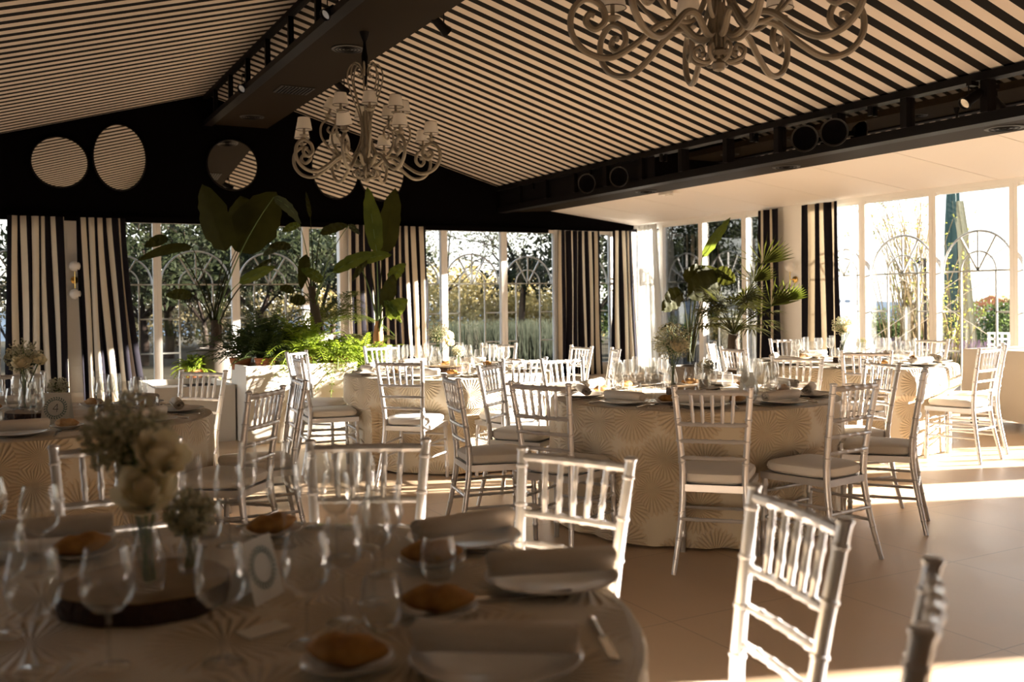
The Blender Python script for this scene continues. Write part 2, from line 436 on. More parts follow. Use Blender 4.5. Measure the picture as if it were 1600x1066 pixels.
# right wall
b = MB(); b.box2((XR, YN, HR - .03), (XR + .14, YB + .1, 2.80)); b.box2((XR - .03, YN, HR - .06), (XR + .02, YB, HR)); struct('trim_6', b, M['frame'], 'white head frame above the right-hand windows')
b = MB(); b.box2((XR, YN, 0), (XR + .12, YB, .08)); struct('trim_7', b, M['frame'], 'white threshold under the right-hand windows')
b = MB(); b.box2((XR - .02, 10.15, 0), (XR + .12, 11.0, HR)); b.box2((XR - .05, 10.25, 0), (XR - .02, 10.75, HR)); struct('trim_8', b, M['white'], 'white column between the two right-hand curtains')
b = MB(); b.box2((XR, -.2, 0), (XR + .14, 2.5, HR)); b.box2((XR, -.75, 0), (XR + .14, -.55, HR)); b.box2((XR, 3.1, 0), (XR + .14, 3.54, HR)); b.box2((XR, YN, 0), (XR + .14, -1.8, HR)); struct('wall_right', b, M['white'])  # the narrow unseen post is added to break the sun into floor streaks
b = MB(); b.box2((XL - .15, YN, 0), (XL, YB + .15, .15)); b.box2((XL - .15, YN, 2.6), (XL, YB + .15, 3.0))
for i in range(6, 11): b.box2((XL - .12, YN + i * 1.94, .15), (XL - .02, YN + i * 1.94 + .14, 2.6))  # unseen far part, left open between posts to admit fill light
b.box2((XL - .12, YN, .15), (XL - .02, 6.5, 2.6))
struct('wall_left', b, M['white'])
b = MB(); b.box2((XL, YN - .15, 0), (XR, YN, 4.7))
struct('wall_front', b, M['white'])


# windows: posts, glazing and the white arched grille behind each pane
def window(idx, p0, p1, z0, z1, inward, spokes, label, glass=True, sheer=False):
    """p0,p1 floor points of the bay; inward = unit vector into the room"""
    p0 = Vector((*p0, 0)); p1 = Vector((*p1, 0)); d = p1 - p0; wd = d.length; d.normalize(); up = Vector((0, 0, 1)); n = Vector((*inward, 0))
    root = thing('window_%d' % idx, label, None, kind='structure')
    f = MB()
    R = Matrix((d, n, up)).transposed()

    def bar(a, zA, bb, zB, t, dep_, off):
        A = p0 + d * a + up * zA - n * off; B = p0 + d * bb + up * zB - n * off
        v = B - A; L = v.length; v.normalize(); q = v.cross(n).normalized()
        RR = Matrix((v, n, q)).transposed()
        f.box((A + B) / 2, (L, dep_, t), RR)
    hw = .055
    for a in (hw / 2 + .0005, wd - hw / 2 - .0005): bar(a, z0, a, z1, hw - .001, .10, .021)
    bar(hw, z1 - .03, wd - hw, z1 - .03, .058, .08, .03); bar(hw, z0 + .03, wd - hw, z0 + .03, .058, .08, .03)
    f.build('frame', M['frame'], root, smooth=False)
    if glass:
        g = MB(); A = p0 + d * hw - n * .03; B = p0 + d * (wd - hw) - n * .03
        g.add([A + up * z0, B + up * z0, B + up * z1, A + up * z1, A + up * z0 - n * .006, B + up * z0 - n * .006, B + up * z1 - n * .006, A + up * z1 - n * .006],
              [(0, 1, 2, 3), (7, 6, 5, 4)])
        g.build('pane', M['pane'], root, smooth=False)
    f = MB(); zb = 1.655; c = wd / 2; R1 = wd / 2 - .06; R2 = .24; t = .022
    off = .10

    def arc(R_, th):
        pts = [p0 + d * (c + R_ * math.cos(a)) + up * (zb + R_ * math.sin(a)) - n * off for a in [PI * i / 24 for i in range(25)]]
        f.tube(pts, th / 2, 6)
    arc(R1, .03); arc(R2, .024)
    bar(hw, zb, wd - hw, zb, t, .02, off)
    for s in spokes:
        a = math.radians(s); bar(c, zb, c + R1 * math.sin(a), zb + R1 * math.cos(a), t, .02, off)
    for s in (-1, 1):
        bar(c + s * R2, z0, c + s * R2, zb, t, .02, off)
        for zz in (1.155, .655): bar(c + s * R2, zz, c + s * (wd / 2 - hw), zz, t, .02, off)
    f.build('arched_grille', M['frame'], root, smooth=False)
    return root


wi = 1
for x0, x1, lb in [(-1.4, -.25, 'rear window left of the striped curtains, cut by the picture edge'), (-.25, .86, 'rear window mostly hidden by the left striped curtain'), (1.12, 2.08, 'rear window beside the right edge of the left curtains'),
                   (2.08, 3.19, 'rear window behind the broad-leaved plant in the taupe pot'), (3.19, 4.27, 'rear window behind the dark fern'), (4.27, 4.80, 'narrow rear window left of the middle striped curtain'),
                   (5.62, 6.605, 'rear window right of the middle striped curtain'), (6.605, 7.73, 'rear window showing golden bushes and reeds'), (7.73, 8.79, 'rear window showing a leaning tree trunk'),
                   (8.79, 9.98, 'rear window half covered by the black-striped curtain near the corner')]:
    wy = thing
    if x1 - x0 < .7:
        root = thing('window_%d' % wi, lb, None, kind='structure'); f = MB()
        f.box2((x0 + .001, YB - .02, .165), (x0 + .045, YB + .08, HB - .001)); f.box2((x0 + .045, YB, HB - .08), (x1 - .001, YB + .08, HB - .002)); f.box2((x0 + .045, YB, .163), (x1 - .001, YB + .08, .2)); f.build('frame', M['frame'], root, smooth=False)
        MB().add([(x0, YB + .03, .2), (x1, YB + .03, .2), (x1, YB + .03, HB), (x0, YB + .03, HB)], [(0, 1, 2, 3)]).build('pane', M['pane'], root)
    else: window(wi, (x0, YB), (x1, YB), .162, HB - .002, (0, -1), (-30, 0, 30), lb)
    wi += 1
for y0, y1, lb, sp_ in [(13.79, YB - .1, 'corner window with the white sheer curtain', (-60, -30, 0, 30, 60)), (12.70, 13.79, 'right-hand window second from the corner, dark trees outside', (-60, -30, 0, 30, 60)),
                        (11.64, 12.70, 'right-hand window behind the tall banana leaf', (-60, -30, 0, 30, 60)), (11.0, 11.64, 'narrow right-hand window left of the column curtain', (-30, 0, 30)),
                        (9.29, 10.15, 'right-hand window beside the second column curtain', (-30, 0, 30)), (8.17, 9.29, 'right-hand window showing the willow stems', (-30, 0, 30)),
                        (7.07, 8.17, 'right-hand window showing the distant hills', (-30, 0, 30)), (5.95, 7.07, 'right-hand window at the right picture edge', (-30, 0, 30)),
                        (4.75, 5.95, 'right-hand window beyond the draped trolley', (-30, 0, 30)), (3.54, 4.75, 'right-hand window near the plain wall', (-30, 0, 30))]:
    window(wi, (XR, y1), (XR, y0), .082, HR - .032, (-1, 0), sp_, lb); wi += 1


# ------------------------------------------------------------------ trusses
def truss_beam(root, xa, xb, za, zb_, h, mat):
    b = MB()
    b.add([(xa, YN, za), (xa, YB, za), (xb, YB, zb_), (xb, YN, zb_), (xa, YN, za + h), (xa, YB, za + h), (xb, YB, zb_ + h), (xb, YN, zb_ + h)],
          [(0, 3, 2, 1), (4, 5, 6, 7), (0, 1, 5, 4), (3, 7, 6, 2), (1, 2, 6, 5), (0, 4, 7, 3)])
    return b.build('box_beam', mat, root, smooth=False)


tr = thing('trim_9', 'dark box beam and truss hanging under the ridge', None, kind='structure')
truss_beam(tr, 2.86, 3.70, 4.02, 4.02, .10, M['brownbeam'])
b = MB(); b.box2((2.765, YN, 4.385), (2.80, YB, 4.455)); b.box2((2.76, YN, 3.99), (2.88, YB, 4.06)); b.build('chord', M['black'], tr, smooth=False)
for i in range(19): MB().box2((2.772, YB - .72 - i * .97, 4.06), (2.80, YB - .67 - i * .97, 4.385)).build('upright', M['black'], tr, smooth=False)
MB().box2((2.801, YN, 4.06), (2.815, YB, 4.45)).build('mirror_panel', M['mirror'], tr, smooth=False)
tr = thing('trim_10', 'dark box beam and truss along the right-hand eave', None, kind='structure')
truss_beam(tr, 7.78, 8.68, 2.88, 2.93, .08, M['brownbeam'])
b = MB(); b.box2((7.59, YN, 3.235), (7.66, YB, 3.305)); b.box2((7.62, YN, 2.865), (7.80, YB, 2.955)); b.build('chord', M['black'], tr, smooth=False)
b = MB(); b.box2((8.62, YN, 2.93), (8.68, YB, 3.40)); b.build('backing', M['black'], tr, smooth=False)
MB().box2((7.661, YN, 2.955), (7.675, 10.2, 3.30)).build('mirror_panel', M['mirror'], tr, smooth=False)
MB().box2((7.661, 10.2, 2.955), (7.675, YB, 3.30)).build('board', M['black'], tr, smooth=False)
for i in range(22):
    y = 13.8 - i * .84
    MB().box2((7.60, y - .035, 2.955), (7.66, y + .035, 3.24)).build('upright', M['black'], tr, smooth=False)
    if i % 2 == 0: MB().box2((7.61, y - .45, 3.14), (7.64, y - .41, 3.235)).build('stub', M['black'], tr, smooth=False)
tr = thing('trim_11', 'dark box beam and truss along the left-hand eave', None, kind='structure')
truss_beam(tr, -2.25, -1.3, 2.93, 2.88, .08, M['brownbeam'])
b = MB(); b.box2((-1.24, YN, 3.2), (-1.16, YB, 3.30)); b.box2((-1.3, YN, 2.86), (-1.16, YB, 2.95)); b.box2((-1.26, YN, 2.95), (-1.24, YB, 3.3)); b.build('chord', M['black'], tr, smooth=False)

# black framed round mirrors on the gable
for (x, z, rx, rz_, tx, tz, lb) in [(.83, 3.34, .35, .34, -2.0, 0, 'round wall mirror at the far left of the black gable'), (1.60, 3.45, .34, .46, -3.0, 10, 'tall oval wall mirror showing the roof truss'),
                                   (3.16, 3.43, .36, .37, -4.2, 0, 'round wall mirror right of the ridge beam showing a spotlight'), (4.74, 3.46, .37, .47, -4.6, 0, 'tall oval wall mirror behind the left of the chandelier'),
                                   (5.50, 3.46, .38, .47, -4.6, 0, 'tall oval wall mirror behind the right of the chandelier')]:
    t = thing('wall_mirror', lb, 'mirror', (x, YB - .05, z), 0, 'mirrors on the black gable wall')
    t.rotation_euler = (math.radians(tx), 0, math.radians(-tz * .0))
    n = 48; b = MB(); v = [(rx * math.cos(2 * PI * i / n), -.008, rz_ * math.sin(2 * PI * i / n)) for i in range(n)]
    b.add(v + [(a, .0, c) for a, _, c in v], [tuple(range(n)), tuple(range(2 * n - 1, n - 1, -1))] + [(i, i + n, (i + 1) % n + n, (i + 1) % n) for i in range(n)]); b.build('glass', M['mirror'], t, smooth=False)
    b = MB(); b.tube([((rx + .008) * math.cos(2 * PI * i / n), -.002, (rz_ + .008) * math.sin(2 * PI * i / n)) for i in range(n)], .012, 6, closed=True); b.build('rim', M['black'], t)


# ------------------------------------------------------------------ curtains
def curtain(x0, x1, x0b, x1b, y, z1, label, along='x', fold=.13, seed=1, amp=.055, first=0, mats=None, stripe=.09):
    rnd = random.Random(seed); n = int(abs(x1 - x0) / fold) * 16 + 1; rows = 14
    ph = rnd.random() * 6; ph2 = rnd.random() * 6
    b = MB(); grid = []
    for r in range(rows + 1):
        t = r / rows; z = z1 - (z1 - .02) * t
        row = []
        for i in range(n):
            s = i / (n - 1)
            u = x0 + (x1 - x0) * s; ub = x0b + (x1b - x0b) * s
            base = u + (ub - u) * (t ** 1.3)
            w = 2 * PI * s * abs(x1 - x0) / fold
            a = amp * (.55 + .45 * t)
            off = a * (math.sin(w + .8 * math.sin(s * 9 + ph)) * .8 + .35 * math.sin(w * .5 + ph2 + t * .6))
            lat = .022 * math.cos(w * 1.0) + .012 * math.sin(t * 4 + s * 12 + ph)
            p = (base + lat, y + off) if along == 'x' else (y + off, base + lat)
            row.append((p[0], p[1], z))
        grid.append(row)
    vs = [p for row in grid for p in row]
    # stripes follow the cloth: its length measured along the folds
    d = [0]
    for i in range(1, n): d.append(d[-1] + (Vector(grid[4][i]) - Vector(grid[4][i - 1])).length)
    for r in range(rows):
        for i in range(n - 1):
            b.cur = 0 if ((d[i] + first * .1) % (2 * stripe)) < stripe * (1.14 if stripe < .1 else 1.3) else 1
            b.add([], []); b.f.append((r * n + i, r * n + i + 1, (r + 1) * n + i + 1, (r + 1) * n + i)); b.mi.append(b.cur)
    b.v = vs
    o = b.build('striped_curtain', mats or [M['curtb'], M['curtw']])
    sol = o.modifiers.new('thickness', 'SOLIDIFY'); sol.thickness = .006
    return tag(o, label, 'curtain', 'black and cream striped curtains')


curtain(.14, .84, .10, .90, YB - .17, HB - .02, 'black and cream striped curtain at the far left of the rear windows', fold=.135, seed=3, first=0)
curtain(1.00, 1.62, 1.04, 1.86, YB - .17, HB - .02, 'black and cream striped curtain right of the cream post, flaring at the hem', fold=.125, seed=5, first=0)
curtain(4.86, 6.17, 4.90, 6.22, YB - .17, HB - .02, 'wide black and cream striped curtain behind the potted plants', fold=.13, seed=8, first=1)
curtain(8.70, 9.56, 8.66, 9.60, YB - .17, HB - .02, 'black and cream striped curtain left of the narrow corner pane', fold=.14, seed=12, first=1)
curtain(9.84, 10.30, 9.80, 10.42, YB - .2, HB + .0, 'black and cream striped curtain in the room corner', fold=.14, seed=15, first=0)
curtain(11.14, 10.72, 11.25, 10.66, XR - .16, HR - .03, 'black and cream striped curtain left of the white column', along='y', fold=.15, seed=18, first=1, stripe=.125, amp=.05)
curtain(10.24, 9.58, 10.30, 9.50, XR - .16, HR - .03, 'black and cream striped curtain right of the white column', along='y', fold=.16, seed=21, first=0, stripe=.13, amp=.045)
o = curtain(14.35, 13.75, 14.3, 13.5, XR - .12, HR - .03, 'white sheer curtain in the corner by the right-hand windows', along='y', fold=.12, seed=30, mats=[M['sheer'], M['sheer']])
o.name = 'sheer_curtain'; o['group'] = 'sheer curtains'


# wall sconces: two opal globes on a brass rod
def sconce(loc, out, label):
    t = thing('wall_sconce', label, 'wall lamp', loc, 0, 'globe wall lamps'); o = Vector(out)
    q = Vector((0, 0, 1)).rotation_difference(o).to_matrix()
    MB().lathe([(0, 0), (.05, 0), (.05, .015), (.02, .025), (0, .025)], n=20, mat=q).build('back_plate', M['brass'], t)
    MB().tube([(0, 0, 0), o * .11], .008, 8).build('arm', M['brass'], t)
    MB().tube([o * .11 + Vector((0, 0, -.13)), o * .11 + Vector((0, 0, .13))], .007, 8).build('rod', M['brass'], t)
    for s in (-1, 1): MB().ball(o * .11 + Vector((0, 0, s * .19)), .075, 20).build('globe', M['opal'], t)


sconce((.99, YB - .04, 1.72), (0, -1, 0), 'brass wall lamp with two globes between the left striped curtains')
sconce((XR - .06, 10.50, 1.62), (-1, 0, 0), 'brass wall lamp with two globes on the white column')


# ------------------------------------------------------------------ chandeliers
def spiral_pts(pts, c, r0, r1, a0, a1, n):
    for i in range(n):
        t = i / (n - 1); a = a0 + (a1 - a0) * t; r = r0 + (r1 - r0) * t
        pts.append((c[0] + r * math.cos(a), c[1] + r * math.sin(a)))
    return pts


def smooth_curve(p, n=6):
    out = []
    P = [p[0]] + list(p) + [p[-1]]
    for i in range(1, len(P) - 2):
        for k in range(n):
            t = k / n; a, b_, c, d = P[i - 1], P[i], P[i + 1], P[i + 2]
            out.append(tuple(.5 * ((2 * b_[j]) + (-a[j] + c[j]) * t + (2 * a[j] - 5 * b_[j] + 4 * c[j] - d[j]) * t * t + (-a[j] + 3 * b_[j] - 3 * c[j] + d[j]) * t ** 3) for j in range(len(p[0]))))
    out.append(tuple(p[-1])); return out


def lamp_arm(root, ang, curve, rad, cup, tilt=0):
    ca, sa = math.cos(ang), math.sin(ang)
    P = lambda r, z: (r * ca, r * sa, z)
    arm = MB(); arm.tube([P(r, z) for r, z in curve], rad, 8)
    a = arm.build('arm', M['grey'], root)
    r, z = cup
    R = Matrix.Rotation(tilt, 3, Vector((-sa, ca, 0)))
    b = MB(); b.lathe([(0, -.03), (.022, -.02), (.012, 0), (.045, .022), (.045, .028), (.012, .03), (.012, .10), (0, .10)], P(r, z), 14, mat=R); b.build('candle_cup', M['grey'], a)
    sh = MB(); sh.lathe([(.076, .075), (.056, .19)], P(r, z), 20, mat=R, cap=False); s_ = sh.build('lamp_shade', M['shade'], a)
    for rr, zz in ((.076, .075), (.056, .19)):
        tb = MB(); pts = [Vector(P(r, z)) + R @ Vector((rr * math.cos(2 * PI * i / 20), rr * math.sin(2 * PI * i / 20), zz)) for i in range(20)]
        tb.tube(pts, .0025, 4, closed=True); tb.build('shade_trim', M['shadetrim'], s_)


def chandelier(loc, label, ztop, rot):
    t = thing('chandelier', label, 'chandelier', loc, rot, 'grey scrolled iron chandeliers')
    # heights below are measured from the finial at z=0
    MB().lathe([(0, 0), (.028, .012), (.035, .04), (.022, .065), (.05, .08), (.055, .10), (.03, .12), (.022, .16), (.012, .2), (.012, .55), (0, .55)], n=20).build('hub', M['grey'], t)
    low = smooth_curve([(.02, .34), (.05, .20), (.11, .175), (.20, .25), (.30, .235), (.42, .14), (.54, .075), (.66, .10), (.735, .19), (.735, .30), (.67, .365), (.59, .335), (.57, .26), (.62, .215), (.665, .25), (.65, .29), (.622, .285)])
    up = smooth_curve([(.02, .70), (.04, .48), (.09, .32), (.17, .235), (.27, .25), (.36, .34), (.43, .44), (.43, .55), (.37, .61), (.30, .58), (.285, .51), (.33, .475), (.37, .505), (.355, .54)])
    curl = smooth_curve([(.02, .10), (.06, .05), (.12, .06), (.135, .10), (.10, .125), (.08, .095), (.10, .085)])
    for i in range(8):
        a = i * PI / 4
        lamp_arm(t, a, low, .017, (.655, .385), tilt=(.35 if i == 5 else 0))
        lamp_arm(t, a + PI / 8, up, .011, (.37, .63), tilt=(-.35 if i == 3 else 0))
        ca, sa = math.cos(a + .2), math.sin(a + .2)
        MB().tube([(r * ca, r * sa, z) for r, z in curl], .010, 6).build('hub_scroll', M['grey'], t)
        cage = smooth_curve([(.03, .12), (.035, .45), (.06, .65), (.12, .83), (.165, .98), (.17, 1.08), (.13, 1.16), (.07, 1.155), (.035, 1.09), (.055, 1.045), (.085, 1.06)])
        MB().tube([(r * ca, r * sa, z) for r, z in cage], .007, 6).build('cage_rod', M['grey'], t)
    h = ztop
    MB().lathe([(0, .95), (.015, .98), (.022, 1.06), (.03, 1.16), (.035, 1.24), (.02, 1.32), (.014, 1.38), (.03, 1.42), (.045, h - .02), (.05, h), (0, h)], n=16).build('hanging_stem', M['black'], t)
    return t


c1_ = chandelier((3.25, 9.0, 2.54), 'grey scrolled iron chandelier hanging complete below the ridge beam at centre left', 1.48, .15)
chandelier((3.22, 3.75, 2.50), 'grey scrolled iron chandelier cut by the top edge, nearest the camera', 1.53, .33)


# spots, grilles, speakers, sensor
def spot(loc, aim, label):
    t = thing('spotlight', label, 'spotlight', loc, 0, 'black ceiling spotlights')
    a = Vector(aim).normalized(); q = Vector((0, 0, 1)).rotation_difference(a).to_matrix()
    MB().box((0, 0, .02), (.10, .05, .04)).build('mount', M['black'], t, smooth=False)
    MB().tube([(-.05, 0, 0), (-.05, 0, -.08), (-.045, 0, -.10)], .006, 6).tube([(.05, 0, 0), (.05, 0, -.08), (.045, 0, -.10)], .006, 6).build('yoke', M['black'], t)
    MB().lathe([(0, -.11), (.035, -.10), (.042, -.04), (.045, .06), (.058, .10), (.058, .12), (.05, .12), (.048, .1), (0, .1)], (0, 0, -.10), 16, mat=q).build('lamp_head', M['black'], t)
    MB().lathe([(0, .103), (.046, .104)], (0, 0, -.10), 16, mat=q, cap=False).build('lens', M['lens'], t)


spot((2.80, 12.05, 4.17), (-.6, -.5, -.5), 'black spotlight low on the ridge truss, above the round mirrors')
spot((2.80, 8.6, 4.17), (-.7, -.3, -.55), 'black spotlight near the top of the ridge truss')
spot((3.76, 8.35, 4.10), (.8, .1, -.6), 'black spotlight right of the ridge beam against the striped slope')
spot((3.76, 11.3, 4.10), (.8, .1, -.6), 'small black spotlight behind the top of the complete chandelier')
spot((7.52, 5.45, 3.18), (-.8, .1, -.5), 'black spotlight on the right-hand eave truss by the picture edge')


def grille(loc, r, label, n=5, cat='air vent', grp='round ceiling grilles'):
    t = thing('ceiling_grille', label, cat, loc, 0, grp)
    MB().lathe([(0, 0), (r, 0), (r, -.008), (r * .93, -.012), (0, -.006)], n=32).build('plate', M['slat'], t)
    for i in range(1, n): MB().tube([(r * i / n * math.cos(2 * PI * k / 28), r * i / n * math.sin(2 * PI * k / 28), -.012) for k in range(28)], .006, 5, closed=True).build('ring', M['black'], t)


grille((3.27, 13.75, 4.018), .17, 'round dark grille at the far end of the ridge beam')
grille((3.30, 9.65, 4.018), .17, 'round dark grille beside the complete chandelier')
grille((8.22, 11.15, 2.898), .16, 'round dark grille at the far end of the eave beam', 4)
grille((8.22, 8.4, 2.898), .16, 'round dark grille halfway along the eave beam', 4)
grille((8.20, 5.62, 2.898), .17, 'round dark grille on the eave beam by the right picture edge', 4)
t = thing('air_vent', 'square dark air vent in the ridge beam', 'air vent', (3.33, 11.8, 4.018))
b = MB(); b.box((0, 0, -.005), (.42, .42, .01)); b.build('vent_frame', M['slat'], t, smooth=False)
b = MB()
for i in range(9): b.box((-.17 + i * .043, 0, -.015), (.012, .38, .012))
b.build('louvre', M['black'], t, smooth=False)
for (y, lb) in [(11.55, 'round black speaker low on the eave truss at its far end'), (10.75, 'second round black speaker on the far end of the eave truss'), (7.38, 'round black speaker midway along the eave truss'), (6.98, 'second round black speaker midway along the eave truss')]:
    t = thing('round_speaker', lb, 'speaker', (7.50, y, 3.02), 0, 'round black speakers on the eave truss')
    q = Vector((0, 0, 1)).rotation_difference(Vector((-.85, -.5, -.1)).normalized()).to_matrix()
    MB().lathe([(0, -.05), (.08, -.05), (.13, .0), (.14, .04), (.135, .055), (.12, .05), (.06, .02), (0, .03)], n=24, mat=q).build('housing', M['gable'], t)
    MB().lathe([(.125, .052), (.14, .056), (.14, .045)], n=24, mat=q, cap=False).build('rim', M['slat'], t)
    MB().box2((.03, -.02, -.02), (.12, .02, .03)).build('bracket', M['black'], t, smooth=False)
t = thing('ceiling_sensor', 'small white sensor box at the edge of the cream ceiling', 'sensor', (8.74, 11.3, 2.92), 0)
MB().box((0, 0, -.015), (.12, .35, .03)).build('housing', M['white'], t, smooth=False)
MB().box((0, 0, -.04), (.05, .12, .02)).build('eye', M['white'], t, smooth=False)


# ------------------------------------------------------------------ chairs
def bamboo(b, p0, p1, r, nodes, n=8, mid=None):
    p0, p1 = Vector(p0), Vector(p1); pts = []; rs = []
    L = (p1 - p0).length; e = .007 / L
    ts = [(0, 1)]
    for k in nodes:
        ts += [(k - e * 1.6, 1), (k - e * .7, 1.22), (k + e * .7, 1.22), (k + e * 1.6, 1)]
    ts += [(1, 1)]
    for t_, s_ in ts:
        p = p0.lerp(p1, t_)
        if mid is not None: p = p + Vector(mid) * (4 * t_ * (1 - t_))
        pts.append(p); rs.append(r * s_)
    b.tube(pts, rs, n); return b


def make_chair():
    t = thing('chiavari_chair', 'silver chair', 'chair', (0, 0, 0))
    sm = M['silver']

    def post(s):
        b = MB(); P = [(s * .195, -.265, 0), (s * .163, -.215, .25), (s * .152, -.19, .45), (s * .160, -.205, .62), (s * .178, -.245, .86), (s * .183, -.257, .925)]
        R = [.012, .0155, .018, .0165, .0155, .0155]
        C = smooth_curve([(*p, r) for p, r in zip(P, R)], 5)
        pts = []; rs = []
        nz_ = [.08, .17, .30, .55, .66, .77, .88]
        for q in C:
            pts.append(q[:3]); rs.append(q[3])
        # bamboo rings
        b.tube(pts, rs, 10)
        for z in nz_:
            for i in range(len(C) - 1):
                if C[i][2] <= z <= C[i + 1][2]:
                    f = (z - C[i][2]) / (C[i + 1][2] - C[i][2] + 1e-9); p = Vector(C[i][:3]).lerp(Vector(C[i + 1][:3]), f); r = C[i][3]
                    d = (Vector(C[i + 1][:3]) - Vector(C[i][:3])).normalized()
                    b.tube([p - d * .006, p - d * .003, p + d * .003, p + d * .006], [r, r * 1.2, r * 1.2, r], 10); break
        e_ = Vector(pts[-1]); b.tube([e_, e_ + Vector((0, 0, .006)), e_ + Vector((0, 0, .012))], [.0185, .019, .012], 10)
        b.build('back_leg', sm, t)
    post(-1); post(1)
    for s in (-1, 1):
        b = MB(); bamboo(b, (s * .195, .185, 0), (s * .185, .175, .43), .0145, [.2, .42, .66, .86], 10); b.v = [tuple(v) for v in b.v]; b.build('front_leg', sm, t)

    def xy(z):  # half width and y of the back frame at height z
        k = (z - .45) / .475; return .152 + .031 * k, -.19 - .067 * k
    for z, r in ((.905, .0135), (.745, .011), (.66, .010), (.575, .010)):
        x, y = xy(z); b = MB(); bamboo(b, (-x, y, z), (x, y, z), r, [.2, .4, .6, .8], 8, mid=(0, -.012 if z > .9 else -.008, 0)); b.build('back_rail', sm, t)
    for i in range(5):
        u = (i - 2) * .052; x1_, y1_ = xy(.905); x0_, y0_ = xy(.745); f = 1 - (u / .17) ** 2
        b = MB(); bamboo(b, (u * .9, y0_ - .008 * f, .745), (u, y1_ - .012 * f, .905), .0082, [.3, .68], 8); b.build('spindle', sm, t)
    # seat frame: four shaped rails
    b = MB(); q = [(-.165, -.205), (.165, -.205), (.205, .19), (-.205, .19)]; qi = [(-.13, -.17), (.13, -.17), (.165, .15), (-.165, .15)]
    vs = [(x, y, z) for z in (.405, .44) for x, y in q] + [(x, y, z) for z in (.405, .44) for x, y in qi]
    fs = []
    for i in range(4):
        j = (i + 1) % 4; fs += [(i, j, 4 + j, 4 + i), (8 + i, 12 + i, 12 + j, 8 + j), (4 + i, 4 + j, 12 + j, 12 + i), (i, 8 + i, 8 + j, j)]
    b.add(vs, fs); b.box((0, -.01, .435), (.30, .34, .008)); b.build('seat_frame', sm, t, smooth=False)
    # cushion: rounded trapezoid
    b = MB(); n = 40; rings = []
    for (sc, z) in ((.90, .442), (1.0, .455), (1.03, .475), (1.0, .492), (.93, .500), (.6, .506), (.0, .508)):
        row = []
        for i in range(n):
            a = 2 * PI * i / n; c_, s_ = math.cos(a), math.sin(a); p = 5.0
            k = (abs(c_) ** p + abs(s_) ** p) ** (-1 / p); y = s_ * k * .195; wx = .180 + .020 * (s_ * k)
            row.append((c_ * k * wx * sc, y * sc - .005, z))
        rings.append(row)
    vs = [p for r in rings for p in r]; fs = [(r * n + i, r * n + (i + 1) % n, (r + 1) * n + (i + 1) % n, (r + 1) * n + i) for r in range(len(rings) - 1) for i in range(n)] + [tuple(range(n - 1, -1, -1))]
    b.add(vs, fs); b.build('seat_cushion', M['cushion'], t)
    for s in (-1, 1):
        for z in (.20, .30):
            zb = z; xb = .165 + (.25 - z) * .12; b = MB(); bamboo(b, (s * xb, -.225, z), (s * .19, .18, z), .0085, [.3, .6], 8); b.build('stretcher', sm, t)
    for z in (.245, .335): b = MB(); bamboo(b, (-.19, .18, z), (.19, .18, z), .0085, [.25, .5, .75], 8); b.build('stretcher', sm, t)
    b = MB(); bamboo(b, (-.166, -.22, .27), (.166, -.22, .27), .0095, [.25, .5, .75], 8); b.build('stretcher', sm, t)
    return t


proto_chair = make_chair(); first_chair = [True]


def chair(mx, my, fx, fy, label, group, push=0):
    """mx,my = middle of the top rail; fx,fy = the way the sitter would face"""
    f = Vector((fx, fy)).normalized(); p = Vector((mx, my)) + f * (.26 + push)
    rz = math.atan2(f.y, f.x) - PI / 2
    if first_chair[0]:
        first_chair[0] = False; proto_chair.location = (p.x, p.y, 0); proto_chair.rotation_euler = (0, 0, rz); proto_chair['label'] = label; proto_chair['group'] = group; return proto_chair
    return dup(proto_chair, (p.x, p.y, 0), rz, label, group)


